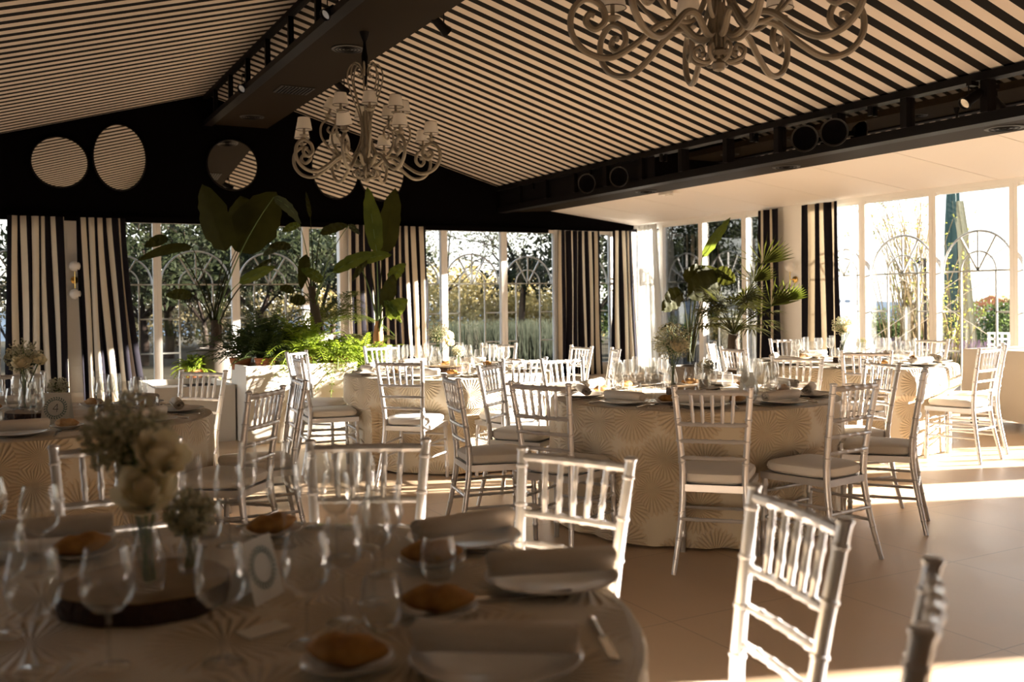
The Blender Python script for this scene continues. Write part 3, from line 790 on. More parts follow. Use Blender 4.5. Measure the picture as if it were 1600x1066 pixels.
T = {'T1': (.275, 1.885), 'T2': (3.86, 4.77), 'T3': (3.45, 7.57), 'T4': (.21, 5.76), 'T5': (6.93, 6.27)}
CHAIRS = {
 'T2': [(3.08, 3.66, .70, .72, 'silver chair with its back to the camera in front of the large centre table'),
        (3.84, 3.45, -.12, .99, 'silver chair at the near right of the large centre table, back legs splayed'),
        (4.80, 3.80, -.60, .80, 'silver chair seen side-on at the right of the large centre table'),
        (2.52, 4.38, .90, .43, 'silver chair at the near left of the large centre table, behind a bright chair back'),
        (2.31, 5.04, .966, -.20, 'silver chair seen side-on at the left of the large centre table'),
        (3.72, 6.12, .05, -1, 'silver chair behind the large centre table, left of its roses'),
        (2.98, 5.86, .62, -.78, 'sunlit silver chair at the rear left of the large centre table'),
        (5.13, 5.15, -.90, -.43, 'sunlit silver chair behind the right part of the large centre table'),
        (5.16, 4.42, -.95, .25, 'silver chair right of the large centre table, overlapping a chair of the rear table')],
 'T3': [(2.66, 6.66, .72, .69, 'silver chair with bright sunlit seat in front of the planter-side table'),
        (3.49, 6.27, 0, 1, 'sunlit silver chair at the near right of the planter-side table'),
        (4.80, 6.98, -.91, .41, 'silver chair edge-on at the right of the planter-side table'),
        (4.84, 7.60, -1, .02, 'silver chair at the right rear of the planter-side table, before the black curtain'),
        (2.16, 7.67, .98, -.1, 'shaded silver chair at the left of the planter-side table, the nearer of two'),
        (2.40, 8.56, .72, -.69, 'shaded silver chair beside the white planter, the farther of two'),
        (3.35, 8.93, .1, -1, 'silver chair at the far side of the planter-side table before the striped curtain'),
        (4.50, 8.63, -.7, -.71, 'silver chair at the far right of the planter-side table, against the window')],
 'T4': [(1.21, 6.53, -.78, -.62, 'silver chair at the far right of the number 4 table'),
        (1.22, 4.90, -.75, .66, 'silver chair at the near right of the number 4 table'),
        (1.55, 5.46, -1, .1, 'silver chair post seen edge-on right of the number 4 table'),
        (.10, 7.12, .1, -1, 'silver chair behind the table with the number 4 card at the left picture edge')],
 'T5': [(5.65, 6.43, 1, -.1, 'silver chair edge-on at the left of the rear right table, below the fan palm'),
        (6.12, 7.28, .63, -.78, 'silver chair at the rear left of the rear right table, half hidden by glasses'),
        (7.28, 7.45, -.3, -.95, 'silver chair at the far side of the rear right table, before the striped curtain'),
        (8.15, 6.40, -1, -.08, 'shaded silver chair at the far right of the rear right table, against the garden'),
        (6.08, 5.36, .69, .73, 'sunlit silver chair in front of the rear right table, the farther of two overlapping ones'),
        (7.13, 5.06, -.2, .97, 'sunlit silver chair with glowing seat right of the rear right table'),
        (7.70, 5.36, -.6, .78, 'sunlit silver chair beside the white draped trolley')],
 'T1': [(1.02, 2.86, -.475, -.88, 'silver chair behind the blurred foreground table glasses at centre left'),
        (1.436, 2.316, -.905, -.426, 'bright blurred silver chair back between the foreground table and the large centre table'),
        (1.51, 1.52, -.97, .25, 'blurred silver chair with bright seat at the right of the foreground table'),
        (1.215, .955, -.59, .81, 'very blurred silver chair post at the lower right, nearest the camera'),
        (.34, 3.30, -.05, -1, 'blurred silver chair behind the foreground roses')],
}
TN = {'T1': 'foreground table', 'T2': 'large centre table', 'T3': 'planter-side table', 'T4': 'number 4 table', 'T5': 'rear right table'}
SEATS = {}
for k_, lst in CHAIRS.items():
    for (mx, my, fx, fy, lb) in lst:
        f_ = Vector((fx, fy)).normalized(); sd_ = Vector((f_.y, -f_.x)); pu = 0
        while pu > -.26 and min((Vector((mx, my)) + f_ * (.26 + .20 + pu) + sd_ * u_ - Vector(T[k_])).length for u_ in (-.2, -.1, 0, .1, .2)) < .79: pu -= .01
        q_ = Vector((mx, my)) + f_ * (.26 + pu); SEATS.setdefault(k_, []).append((q_.x, q_.y, f_.x, f_.y))
        chair(mx, my, fx, fy, lb, 'silver chairs around the ' + TN[k_], pu)

# ------------------------------------------------------------------ tables
ZT = .76


def table(key, label, clabel, seed):
    cx, cy = T[key]; R = .885; rnd = random.Random(seed)
    t = thing('round_table', label, 'table', (cx, cy, 0), 0, 'round banquet tables')
    MB().lathe([(0, ZT - .035), (R - .02, ZT - .035), (R - .015, ZT - .02), (R - .02, ZT - .006), (0, ZT - .006)], n=48).build('tabletop', M['wood'], t)
    for i in range(4):
        a = i * PI / 2 + .4; MB().tube([(.6 * math.cos(a), .6 * math.sin(a), 0), (.5 * math.cos(a), .5 * math.sin(a), ZT - .035)], .015, 8).build('leg', M['black'], t)
    n = 240; prof = [(0, ZT), (.3, ZT), (.6, ZT), (.80, ZT), (R - .02, ZT), (R, ZT - .006), (R + .008, ZT - .02)] + [(R + .01, ZT - .02 - (ZT - .03) * j / 14) for j in range(1, 15)]
    ks = [(rnd.randint(7, 10), rnd.random() * 6, .5), (rnd.randint(13, 17), rnd.random() * 6, .4), (rnd.randint(22, 29), rnd.random() * 6, .22)]
    lim = []      # how far out the hanging cloth may reach before it meets a seat pushed against it
    for i in range(n):
        a = 2 * PI * i / n; best = 9
        for (qx, qy, fx, fy) in SEATS.get(key, []):
            for st in range(60, 100):
                rr = st / 100; dx, dy = cx + rr * math.cos(a) - qx, cy + rr * math.sin(a) - qy
                ly = dx * fx + dy * fy; lx = dx * fy - dy * fx
                if abs(lx) < .24 and -.35 < ly < .225: best = min(best, rr); break
        lim.append(best)
    lim = [min(lim[(i + k) % n] + abs(k) * .004 for k in range(-8, 9)) for i in range(n)]
    b = MB(); b.uv = []
    for r, z in prof:
        for i in range(n):
            a = 2 * PI * i / n; rr = r; zz = z
            if z < ZT - .015:
                q = (ZT - z) / ZT; f = sum(w * math.sin(k * a + p) for k, p, w in ks); f = f * abs(f) ** .3
                rr = r + min(1, q * 1.8) * .04 * (f - .25); zz = z
                k2 = min(1, max(0, (.72 - z) / .20))
                rr = min(rr, max(lim[i], .62) * k2 + 2 * (1 - k2))
                if z < .03: zz = .012 + .012 * max(0, f)
            b.v.append((rr * math.cos(a), rr * math.sin(a), zz))
            b.uv.append((rr * math.cos(a) + 5, rr * math.sin(a) + 5) if r < R - .01 else (a * R, z + 2))
    for i in range(len(prof) - 1):
        for j in range(n):
            if j == n - 1 and i >= 4: pass
            b.f.append((i * n + j, i * n + (j + 1) % n, (i + 1) * n + (j + 1) % n, (i + 1) * n + j)); b.mi.append(0)
    o = b.build('tablecloth', M['cloth'], loc=(cx, cy, .001)); tag(o, clabel, 'tablecloth', 'floor-length daisy-patterned cloths')
    return t


table('T1', 'round banquet table under the blurred cloth nearest the camera', 'blurred ivory floor-length cloth on the foreground table', 1)
table('T2', 'round banquet table under the large centre cloth', 'ivory daisy-patterned cloth reaching the floor on the large centre table', 2)
table('T3', 'round banquet table under the cloth beside the planters', 'ivory patterned cloth on the table beside the planters, partly sunlit', 3)
table('T4', 'round banquet table under the cloth at the left edge', 'shaded ivory patterned cloth on the table with the number 4 card', 4)
table('T5', 'round banquet table under the sunlit cloth at the rear right', 'sunlit ivory cloth on the rear right table by the tall windows', 5)


# tableware prototypes
def P_glass(kind):
    t = thing({'wine': 'wine_glass', 'goblet': 'wine_glass', 'flute': 'champagne_flute', 'tumbler': 'tumbler'}[kind], 'x', 'glass')
    g = M['crystal']
    if kind == 'tumbler':
        MB().lathe([(0, .004), (.025, .004), (.036, .02), (.041, .045), (.038, .075), (.032, .10), (.0312, .10), (.037, .075), (.0395, .045), (.035, .022), (.024, .008), (0, .008)], n=20).build('bowl', g, t)
        return t
    hs, hb, rb, rt = {'wine': (.10, .105, .038, .028), 'goblet': (.09, .115, .045, .034), 'flute': (.10, .13, .026, .022)}[kind]
    MB().lathe([(0, hs), (rb * .5, hs + hb * .07), (rb * .86, hs + hb * .22), (rb, hs + hb * .42), (rb * .95, hs + hb * .65), (rt, hs + hb), (rt - .0008, hs + hb), (rb * .93, hs + hb * .64), (rb * .97, hs + hb * .42), (rb * .82, hs + hb * .24), (rb * .46, hs + hb * .1), (0, hs + hb * .05)], n=22).build('bowl', g, t)
    MB().lathe([(.006, .004), (.0038, .02), (.0034, hs * .8), (.006, hs)], n=8).build('stem', g, t)
    MB().lathe([(0, 0), (.034, 0), (.034, .0015), (.012, .004), (0, .005)], n=20).build('foot', g, t)
    return t


protos = {}
usedp = set()


def place(kind, loc, rz, label, group, rot=None, scale=None):
    if kind not in protos: protos[kind] = MAKERS[kind]()
    p = protos[kind]
    if kind not in usedp:
        usedp.add(kind); p.location = loc; p.rotation_euler = rot if rot else (0, 0, rz); p['label'] = label; p['group'] = group
        if scale: p.scale = (scale,) * 3
        return p
    return dup(p, loc, rz, label, group, rot, scale)


def mk_plate(r, name='dinner_plate'):
    def f():
        b = MB().lathe([(0, .003), (r * .5, .003), (r * .62, .006), (r * .97, .019), (r, .0205), (r * .985, .0225), (r * .63, .010), (r * .55, .0065), (0, .006)], n=40)
        return tag(b.build(name, M['china']), 'x', 'plate')
    return f


def mk_napkin():
    b = MB(); n = 20; L = .27; R_ = .033
    pts = []
    turns = 3.0; k = 60
    # rolled cloth: a spiral section swept along x, slightly flattened
    for xi, x in enumerate((-L / 2, -L / 6, L / 6, L / 2)):
        for i in range(k):
            t_ = i / (k - 1); r = .008 + (R_ - .008) * t_; a = turns * 2 * PI * t_
            b.v.append((x + .004 * math.sin(i * .9 + xi), r * math.cos(a), R_ * .92 + r * math.sin(a) * .92))
    for xi in range(3):
        for i in range(k - 1): b.f.append((xi * k + i, xi * k + i + 1, (xi + 1) * k + i + 1, (xi + 1) * k + i)); b.mi.append(0)
    o = b.build('rolled_napkin', M['napkin']); s_ = o.modifiers.new('thickness', 'SOLIDIFY'); s_.thickness = .0035
    return tag(o, 'x', 'napkin')


def mk_bread(mat):
    def f():
        b = MB(); n = 16; k = 12
        for i in range(k + 1):
            t_ = i / k; x = -.062 + .124 * t_; r = .034 * (math.sin(PI * min(.985, max(.015, t_))) ** .55)
            for j in range(n):
                a = 2 * PI * j / n; rr = r * (1 + .06 * math.sin(3 * a + i * 1.1)) * (1 - .16 * (math.cos(t_ * 14) > .6) * (math.sin(a) > .6))
                b.v.append((x, rr * math.cos(a), .022 + rr * .68 * math.sin(a)))
        for i in range(k):
            for j in range(n): b.f.append((i * n + j, i * n + (j + 1) % n, (i + 1) * n + (j + 1) % n, (i + 1) * n + j)); b.mi.append(0)
        b.f.append(tuple(range(n - 1, -1, -1))); b.f.append(tuple(k * n + j for j in range(n))); b.mi += [0, 0]
        return tag(b.build('bread_roll', mat), 'x', 'bread')
    return f


def mk_knife():
    t = thing('table_knife', 'x', 'cutlery')
    b = MB(); b.add([(-.11, -.009, .003), (-.0, -.010, .003), (-.0, .006, .003), (-.10, .008, .003), (-.11, -.009, .006), (-.0, -.010, .006), (-.0, .006, .006), (-.10, .008, .006)], [(0, 1, 2, 3), (7, 6, 5, 4), (0, 4, 5, 1), (1, 5, 6, 2), (2, 6, 7, 3), (3, 7, 4, 0)])
    b.build('blade', M['steel'], t, smooth=False)
    MB().tube([(0, -.002, .005), (.03, -.002, .005), (.09, -.002, .006), (.105, -.002, .006)], [.005, .005, .008, .004], 8).build('handle', M['steel'], t)
    return t


def mk_fork():
    t = thing('table_fork', 'x', 'cutlery')
    b = MB(); b.box((-.045, 0, .006), (.03, .024, .002))
    for k in (-1.5, -.5, .5, 1.5): b.tube([(-.055, k * .0065, .006), (-.08, k * .0065, .003), (-.105, k * .006, .007)], .0014, 5)
    b.build('head', M['steel'], t)
    MB().tube([(-.033, 0, .006), (0, 0, .010), (.05, 0, .006), (.095, 0, .004)], [.003, .0035, .005, .006], 8).build('handle', M['steel'], t)
    return t


def mk_slice():
    t = thing('log_slice', 'x', 'wooden slice')
    b = MB(); n = 40; v = []
    for z, s in ((0, 1), (.012, 1.02), (.03, 1.01), (.044, 1)):
        for j in range(n): a = 2 * PI * j / n; r = .165 * s * (1 + .03 * math.sin(3 * a) + .015 * math.sin(11 * a)); v.append((r * math.cos(a), r * math.sin(a), z))
    b.add(v, [(i * n + j, i * n + (j + 1) % n, (i + 1) * n + (j + 1) % n, (i + 1) * n + j) for i in range(3) for j in range(n)] + [tuple(range(n - 1, -1, -1))]); b.build('bark', M['bark'], t)
    b = MB(); b.add([(.96 * x, .96 * y, .0445) for x, y, z in v[3 * n:]] + [(x, y, .0435) for x, y, z in v[3 * n:]], [tuple(range(n))] + [(j, (j + 1) % n, n + (j + 1) % n, n + j) for j in range(n)]); b.build('cut_face', M['wood'], t, smooth=False)
    return t


def mk_candle():
    t = thing('candle_glass', 'x', 'candle')
    MB().lathe([(0, 0), (.036, 0), (.038, .01), (.038, .085), (.0365, .085), (.0365, .01), (0, .008)], n=22).build('holder', M['crystal'], t)
    MB().lathe([(0, .009), (.03, .009), (.03, .055), (0, .057)], n=18).build('candle', M['candle'], t)
    return t


def gyp_cloud(c, r, n, rnd, stems=40, base=None):
    """small white blossoms and the stems below them"""
    f = MB(); s = MB(); c = Vector(c); base = Vector(base)
    for i in range(n):
        d = Vector((rnd.gauss(0, 1), rnd.gauss(0, 1), rnd.gauss(0, .85))); d.normalize(); d *= r * (rnd.random() ** .4)
        p = c + d; q = .0045 + .0035 * rnd.random()
        f.add([p + Vector(v) * q for v in ((1, 0, 0), (-1, 0, 0), (0, 1, 0), (0, -1, 0), (0, 0, .8), (0, 0, -.8))], [(0, 2, 4), (2, 1, 4), (1, 3, 4), (3, 0, 4), (2, 0, 5), (1, 2, 5), (3, 1, 5), (0, 3, 5)])
        if i % 3 == 0: s.tube([base.lerp(c, .75) + Vector((rnd.gauss(0, .01), rnd.gauss(0, .01), 0)), (p + c) / 2 + Vector((0, 0, -.01)), p], .0009, 3, cap=False)
    for i in range(12): s.tube([base + Vector((rnd.gauss(0, .008), rnd.gauss(0, .008), 0)), base.lerp(c, .75) + Vector((rnd.gauss(0, .01), rnd.gauss(0, .01), 0))], .0012, 4, cap=False)
    return f, s


def rose(c, r, tilt):
    b = MB(); R = Matrix.Rotation(tilt[0], 3, 'X') @ Matrix.Rotation(tilt[1], 3, 'Y'); c = Vector(c)
    b.ball(c + R @ Vector((0, 0, r * .1)), r * .42, 12, (1, 1, 1.25), R)
    for ring, (k, rr, h, open_) in enumerate(((3, .42, .75, .05), (4, .58, .70, .16), (5, .76, .62, .34), (6, .95, .45, .62))):
        for i in range(k):
            a0 = 2 * PI * i / k + ring * .7; n = 7; m_ = 5; vs = []
            for u in range(m_):
                t_ = u / (m_ - 1)
                for w in range(n):
                    s_ = (w / (n - 1) - .5) * 2; a = a0 + s_ * (PI / k) * 1.25 * math.sin(PI * (.22 + .62 * t_))
                    rad = r * (.28 + (rr - .28) * math.sin(t_ * PI * .55) + open_ * .35 * t_ ** 3 - .05 * s_ * s_); z = r * (-.62 + (h + .62) * t_ - .20 * s_ * s_ * t_ - open_ * .25 * t_ ** 4)
                    vs.append(c + R @ Vector((rad * math.cos(a), rad * math.sin(a), z)))
            b.add(vs, [(u * n + w, u * n + w + 1, (u + 1) * n + w + 1, (u + 1) * n + w) for u in range(m_ - 1) for w in range(n - 1)])
    return b


VASE = [(0, .003), (.026, .003), (.032, .02), (.034, .06), (.024, .10), (.017, .13), (.021, .15), (.0195, .15), (.0155, .13), (.0225, .10), (.0325, .06), (.030, .022), (0, .01)]


def bouquet(loc, rz, label, seed, roses=((.035, -.03, .255, .045), (-.04, -.01, .235, .05)), r=.085, n=420, h=.27, lean=(0, 0)):
    rnd = random.Random(seed); t = thing('flower_vase', label, 'vase of flowers', loc, rz, 'rose and gypsophila vases')
    MB().lathe(VASE, n=22).build('vase', M['crystal'], t)
    c = (lean[0], lean[1], h)
    f, s = gyp_cloud(c, r, n, rnd, base=(0, 0, .02)); f.build('gypsophila', M['gyp'], t, smooth=False); s.build('stems', M['stem'], t)
    for i, (x, y, z, q) in enumerate(roses):
        b = rose((x, y, z), q, (.75, .3 - .5 * i)); ro = b.build('rose', M['rose'], t)
        st = MB(); st.tube([(rnd.gauss(0, .005), rnd.gauss(0, .005), .02), (x * .2, y * .2, .12), (x, y, z - q * .6)], .003, 6); st.build('rose_stem', M['stem'], ro)
        lf = MB()
        for k in range(4):
            a = k * 1.6; lf.add([(x, y, z - q * .6), (x + .02 * math.cos(a), y + .02 * math.sin(a), z - q * .75), (x + .04 * math.cos(a), y + .04 * math.sin(a), z - q * .5), (x + .02 * math.cos(a + .6), y + .02 * math.sin(a + .6), z - q * .55)], [(0, 1, 2, 3)])
        lf.build('leaves', M['stem'], ro)
    return t


def small_vase(loc, label, seed, r=.055, n=260):
    rnd = random.Random(seed); t = thing('bud_vase', label, 'vase of flowers', loc, 0, 'small gypsophila vases')
    MB().lathe([(0, .003), (.022, .003), (.026, .015), (.026, .05), (.016, .075), (.018, .09), (.0165, .09), (.0145, .075), (.0245, .05), (.024, .017), (0, .008)], n=20).build('vase', M['crystal'], t)
    f, s = gyp_cloud((0, 0, .125), r, n, rnd, base=(0, 0, .012)); f.build('gypsophila', M['gyp'], t, smooth=False); s.build('stems', M['stem'], t)
    return t


def table_card(loc, rz, label, number='4', k=1.0):
    t = thing('table_number_card', label, 'card', loc, rz, None); t.scale = (k, k, k)
    w, h, d = .105, .125, .035
    b = MB(); b.add([(-w / 2, -d, 0), (w / 2, -d, 0), (w / 2, 0, h), (-w / 2, 0, h), (-w / 2, d, 0), (w / 2, d, 0)], [(0, 1, 2, 3), (3, 2, 5, 4)]); o = b.build('folded_card', M['card'], t, smooth=False)
    s_ = o.modifiers.new('thickness', 'SOLIDIFY'); s_.thickness = .0008
    ang = math.atan2(d, h)
    R = Matrix.Rotation(-ang, 3, 'X')   # lean back
    def on(x, z, e=.0012): return Vector((x, -d, 0)) + R @ Vector((0, -e, z)) * 1.0
    b = MB(); rr = .037; cz = .068
    for k in range(26):
        a = 2 * PI * k / 26; c_ = Vector((rr * math.cos(a), 0, cz + rr * math.sin(a)))
        tdir = Vector((-math.sin(a), 0, math.cos(a))) if k % 2 else Vector((-math.sin(a), 0, math.cos(a)))
        for sg in (-1, 1):
            n_ = Vector((math.cos(a), 0, math.sin(a))) * sg; ld = (tdir * .8 + n_ * .8).normalized() * .011; sd = Vector((-ld.z, 0, ld.x)) * .24
            pts = [c_, c_ + ld * .5 + sd, c_ + ld, c_ + ld * .5 - sd]
            b.add([on(p.x, p.z) for p in pts], [(0, 1, 2, 3)])
    b.build('wreath', M['wreath'], t, smooth=False)
    if number:
        b = MB(); seg = [((.006, .052), (.006, .084)), ((.006, .084), (-.010, .063)), ((-.010, .063), (.012, .063))]
        for (x0, z0), (x1, z1) in seg:
            v = Vector((x1 - x0, 0, z1 - z0)); q = Vector((-v.z, 0, v.x)).normalized() * .0011
            P = [Vector((x0, 0, z0)) + q, Vector((x1, 0, z1)) + q, Vector((x1, 0, z1)) - q, Vector((x0, 0, z0)) - q]
            b.add([on(p.x, p.z, .0014) for p in P], [(0, 1, 2, 3)])
        b.build('number', M['ink'], t, smooth=False)
    return t


MAKERS = {'wine': lambda: P_glass('wine'), 'goblet': lambda: P_glass('goblet'), 'flute': lambda: P_glass('flute'), 'tumbler': lambda: P_glass('tumbler'),
          'plate': mk_plate(.145), 'bplate': mk_plate(.078, 'bread_plate'), 'napkin': mk_napkin, 'bread': mk_bread(M['bread']), 'fbread': mk_bread(M['flour']),
          'knife': mk_knife, 'fork': mk_fork, 'slice': mk_slice, 'candle': mk_candle}
GN = {'wine': 'medium wine glass', 'goblet': 'large wine glass', 'flute': 'slim champagne flute', 'tumbler': 'stemless water glass'}
ZC = ZT + .002


SPOTS = []


def glass(kind, x, y, tn):
    q = Vector((x, y))
    for _ in range(25):
        hit = False
        for ox, oy, rr in SPOTS:
            d = q - Vector((ox, oy))
            if d.length < rr + .043: q = Vector((ox, oy)) + (d.normalized() if d.length > 1e-4 else Vector((1, 0))) * (rr + .046); hit = True
        if not hit: break
    x, y = q; SPOTS.append((x, y, .043))
    place(kind, (x, y, ZC), random.random() * 6, 'clear %s standing among others on the %s' % (GN[kind], tn), '%ss on the %s' % (GN[kind], tn))


def setting(key, ang, where, napkin_rot=0, glasses=True, rnd=random):
    cx, cy = T[key]; tn = TN[key]; ca, sa = math.cos(ang), math.sin(ang); rz = ang + PI / 2
    def pos(r, l): return (cx + ca * r - sa * l, cy + sa * r + ca * l, ZC)
    j = lambda s: rnd.uniform(-s, s)
    place('plate', pos(.70, 0), rz, 'white dinner plate holding a napkin %s' % where, 'dinner plates on the ' + tn)
    p = pos(.70, 0); place('napkin', (p[0], p[1], ZC + .0205), rz + napkin_rot + j(.12), 'rolled ivory napkin on the plate %s' % where, 'rolled napkins on the ' + tn)
    p = pos(.54, .195); place('bplate', p, rz, 'small white bread plate %s' % where, 'bread plates on the ' + tn)
    place(rnd.choice(['bread', 'bread', 'fbread']), (p[0], p[1], ZC + .0095), rz + j(.6), 'crusty bread roll on the small plate %s' % where, 'bread rolls on the ' + tn)
    place('knife', pos(.70, -.185), rz + PI / 2, 'table knife right of the plate %s' % where, 'knives on the ' + tn)
    place('fork', pos(.72, .172), rz - PI / 2, 'table fork left of the plate %s' % where, 'forks on the ' + tn)
    if glasses:
        glass('goblet', *pos(.50 + j(.02), .05 + j(.01))[:2], tn); glass('wine', *pos(.47 + j(.02), -.05 + j(.01))[:2], tn)
        glass('flute', *pos(.40 + j(.02), 0 + j(.02))[:2], tn); glass('tumbler', *pos(.53 + j(.02), -.13 + j(.01))[:2], tn)


for key in ('T2', 'T3', 'T4', 'T5'):
    cx, cy = T[key]; rnd = random.Random(hash(key) % 7 if False else {'T2': 2, 'T3': 3, 'T4': 4, 'T5': 5}[key])
    for (mx, my, fx, fy, lb) in CHAIRS[key]:
        a = math.atan2(my - cy, mx - cx)
        setting(key, a, 'before the ' + ' '.join(lb.split()[:20]).replace('silver ', '').split(' of the ')[0].split(',')[0] + ' of the ' + TN[key] if False else '', 0, True, rnd) if False else None
WHERE = {
 'T2': ['at the near edge of the large centre table', 'at the near right of the large centre table', 'at the right edge of the large centre table', 'at the near left of the large centre table', 'at the left edge of the large centre table',
        'at the far edge of the large centre table', 'at the far left of the large centre table', 'at the far right of the large centre table', 'at the rear right of the large centre table'],
 'T3': ['at the near edge of the planter-side table', 'at the near right of the planter-side table', 'at the right edge of the planter-side table', 'at the rear right of the planter-side table', 'at the left edge of the planter-side table',
        'at the rear left of the planter-side table', 'at the far edge of the planter-side table', 'at the far right of the planter-side table'],
 'T4': ['at the far right of the number 4 table', 'at the near right of the number 4 table', 'at the right edge of the number 4 table', 'at the far edge of the number 4 table'],
 'T5': ['at the left edge of the rear right table', 'at the rear left of the rear right table', 'at the far edge of the rear right table', 'at the right edge of the rear right table', 'at the near left of the rear right table', 'at the near edge of the rear right table', 'at the near right of the rear right table'],
}
RN = random.Random(11)
for kk in T: SPOTS.append((T[kk][0], T[kk][1], .172)) if kk != 'T1' else None
for key in ('T2', 'T3', 'T4', 'T5'):
    cx, cy = T[key]; angs = []
    for i, (mx, my, fx, fy, lb) in enumerate(CHAIRS[key]):
        a = math.atan2(my - cy, mx - cx); angs.append(a)
    order = sorted(range(len(angs)), key=lambda i: angs[i])
    # keep neighbouring settings at least 0.5 rad apart
    for _ in range(60):
        for q in range(len(order)):
            i, j_ = order[q], order[(q + 1) % len(order)]
            d = (angs[j_] - angs[i]) % (2 * PI)
            if len(order) > 1 and d < .67: angs[i] -= .02; angs[j_] += .02
    for a in angs + ([math.radians(-100), math.radians(172)] if key == 'T4' else []):
        for r_, l_, q_ in ((.54, .195, .078), (.70, 0, .135)): SPOTS.append((cx + math.cos(a) * r_ - math.sin(a) * l_, cy + math.sin(a) * r_ + math.cos(a) * l_, q_))
    for i, a in enumerate(angs): setting(key, a, WHERE[key][i], 0, True, RN)
setting('T4', math.radians(-100), 'at the near edge of the number 4 table', 0, True, RN)
setting('T4', math.radians(172), 'at the left edge of the number 4 table', 0, True, RN)

# centrepieces
for key, px, dl in (('T2', 1045, (-.10, .0)), ('T3', 718, (0, .0)), ('T4', 72, (0, 0)), ('T5', 1315, (0, 0))):
    cx, cy = T[key]; tn = TN[key]
    place('slice', (cx, cy, ZC), random.random() * 3, 'round wooden log slice with dark bark at the middle of the ' + tn, 'wooden log slices')
    bouquet((cx - (.12 if key == 'T2' else .07), cy + .05, ZC + .045), .3, 'glass vase of cream roses and gypsophila on the ' + tn, 20 + cx, r=.125 if key == 'T2' else .10, n=900 if key == 'T2' else 520, h=.29,
            roses=((.055, -.045, .275, .042), (-.035, -.06, .26, .045)) if key != 'T3' else ((.10, -.045, .265, .042), (.09, -.05, .20, .042)))
    small_vase((cx + .09, cy - .02, ZC + .045), 'short bud vase of gypsophila on the ' + tn, 40 + cx)
    place('candle', (cx + .01, cy - .09, ZC + .045), 0, 'white candle in a clear glass on the log slice of the ' + tn, 'candles in glasses')
p = onz(90, 663, ZC)
table_card((p.x, p.y, ZC), -.42, 'folded white card with a leaf wreath and the number 4 on the left table', k=1.3)
p = onz(1170, 612, ZC); t = table_card((p.x, p.y, ZC), 1.9, 'folded white table card turned away among the glasses of the large centre table', None)
p = onz(737, 583, ZC); t = table_card((p.x, p.y, ZC), -2.2, 'folded white table card turned sideways on the planter-side table', None)

# the foreground table, item by item
c = T['T1']; tn = TN['T1']
_p = onz(230, 940, ZC); SPOTS.append((_p.x, _p.y, .172))


def t1(px, py, z=ZC, lim=.81):
    p = onz(px, py, z); d = Vector((p.x - c[0], p.y - c[1]))
    if d.length > lim: d *= lim / d.length
    return (c[0] + d.x, c[1] + d.y, z)


for px, py, q_ in [(862, 912, .135), (775, 1040, .135), (735, 845, .135), (28, 812, .135), (685, 962, .078), (675, 885, .078), (543, 1046, .078), (425, 838, .078), (128, 872, .078), (400, 935, .05)]:
    p = t1(px, py); SPOTS.append((p[0], p[1], q_))
for kind, px, py in [('goblet', 52, 905), ('goblet', 168, 900), ('goblet', 345, 893), ('goblet', 478, 872), ('wine', 535, 846), ('wine', 583, 822), ('goblet', 616, 788), ('wine', 525, 770), ('flute', 572, 758),
                     ('goblet', 428, 748), ('wine', 384, 752), ('flute', 402, 720), ('goblet', 62, 792), ('wine', 30, 770), ('flute', 100, 760), ('wine', 8, 862), ('flute', 300, 760), ('wine', 495, 735), ('flute', 455, 735), ('wine', 545, 735), ('goblet', 18, 740), ('flute', 128, 745)]:
    p = onz(px, py, ZC + .155); r_ = math.hypot(p.x - c[0], p.y - c[1])
    if r_ > .82: p = Vector((c[0], c[1], 0)).lerp(Vector((p.x, p.y, 0)), .82 / r_)
    glass(kind, p.x, p.y, tn)
for px, py in [(684, 872), (600, 935), (320, 815)]:
    p = t1(px, py, ZC + .05); glass('tumbler', p[0], p[1], tn)
a1 = math.radians(-25)
p = t1(862, 912); place('plate', p, 0, 'white plate with a napkin roll at the right of the foreground table', 'dinner plates on the ' + tn)
p = (p[0], p[1], ZC + .0205); place('napkin', p, math.radians(-20), 'blurred napkin roll on the right-hand plate of the foreground table', 'rolled napkins on the ' + tn)
p = t1(775, 1040); place('plate', p, 0, 'white plate with a napkin roll at the bottom edge of the picture', 'dinner plates on the ' + tn)
p = (p[0], p[1], ZC + .0205); place('napkin', p, math.radians(-33), 'large blurred napkin roll at the bottom edge of the picture', 'rolled napkins on the ' + tn)
p = t1(735, 845); place('plate', p, 0, 'white plate with a napkin roll at the far side of the foreground table', 'dinner plates on the ' + tn)
p = (p[0], p[1], ZC + .0205); place('napkin', p, math.radians(5), 'blurred napkin roll at the far side of the foreground table', 'rolled napkins on the ' + tn)
p = t1(28, 812); place('plate', p, 0, 'white plate at the far left of the foreground table', 'dinner plates on the ' + tn)
p = (p[0], p[1], ZC + .0205); place('napkin', p, math.radians(-10), 'blurred napkin roll at the far left of the foreground table', 'rolled napkins on the ' + tn)
for px, py, rz, lb in [(685, 962, -.5, 'right of the middle of the foreground table'), (675, 885, -.4, 'behind the water glass on the foreground table'), (543, 1046, -.7, 'at the bottom edge of the picture'), (425, 838, .3, 'behind the glasses of the foreground table'), (128, 872, .4, 'left of the foreground roses')]:
    p = t1(px, py); place('bplate', p, 0, 'small white bread plate ' + lb, 'bread plates on the ' + tn)
    place('bread', (p[0], p[1], ZC + .0095), rz, 'blurred brown bread roll ' + lb, 'bread rolls on the ' + tn, scale=1.15)
p = t1(230, 940); place('slice', p, .4, 'blurred log slice with dark bark at the middle of the foreground table', 'wooden log slices')
p = t1(232, 925, ZC + .045)
bouquet(p, .0, 'blurred vase with two large cream roses on the foreground table', 91, r=.088, n=620, h=.305, lean=(-.03, .03),
        roses=((.020, -.05, .275, .050), (-.012, -.072, .212, .054)))
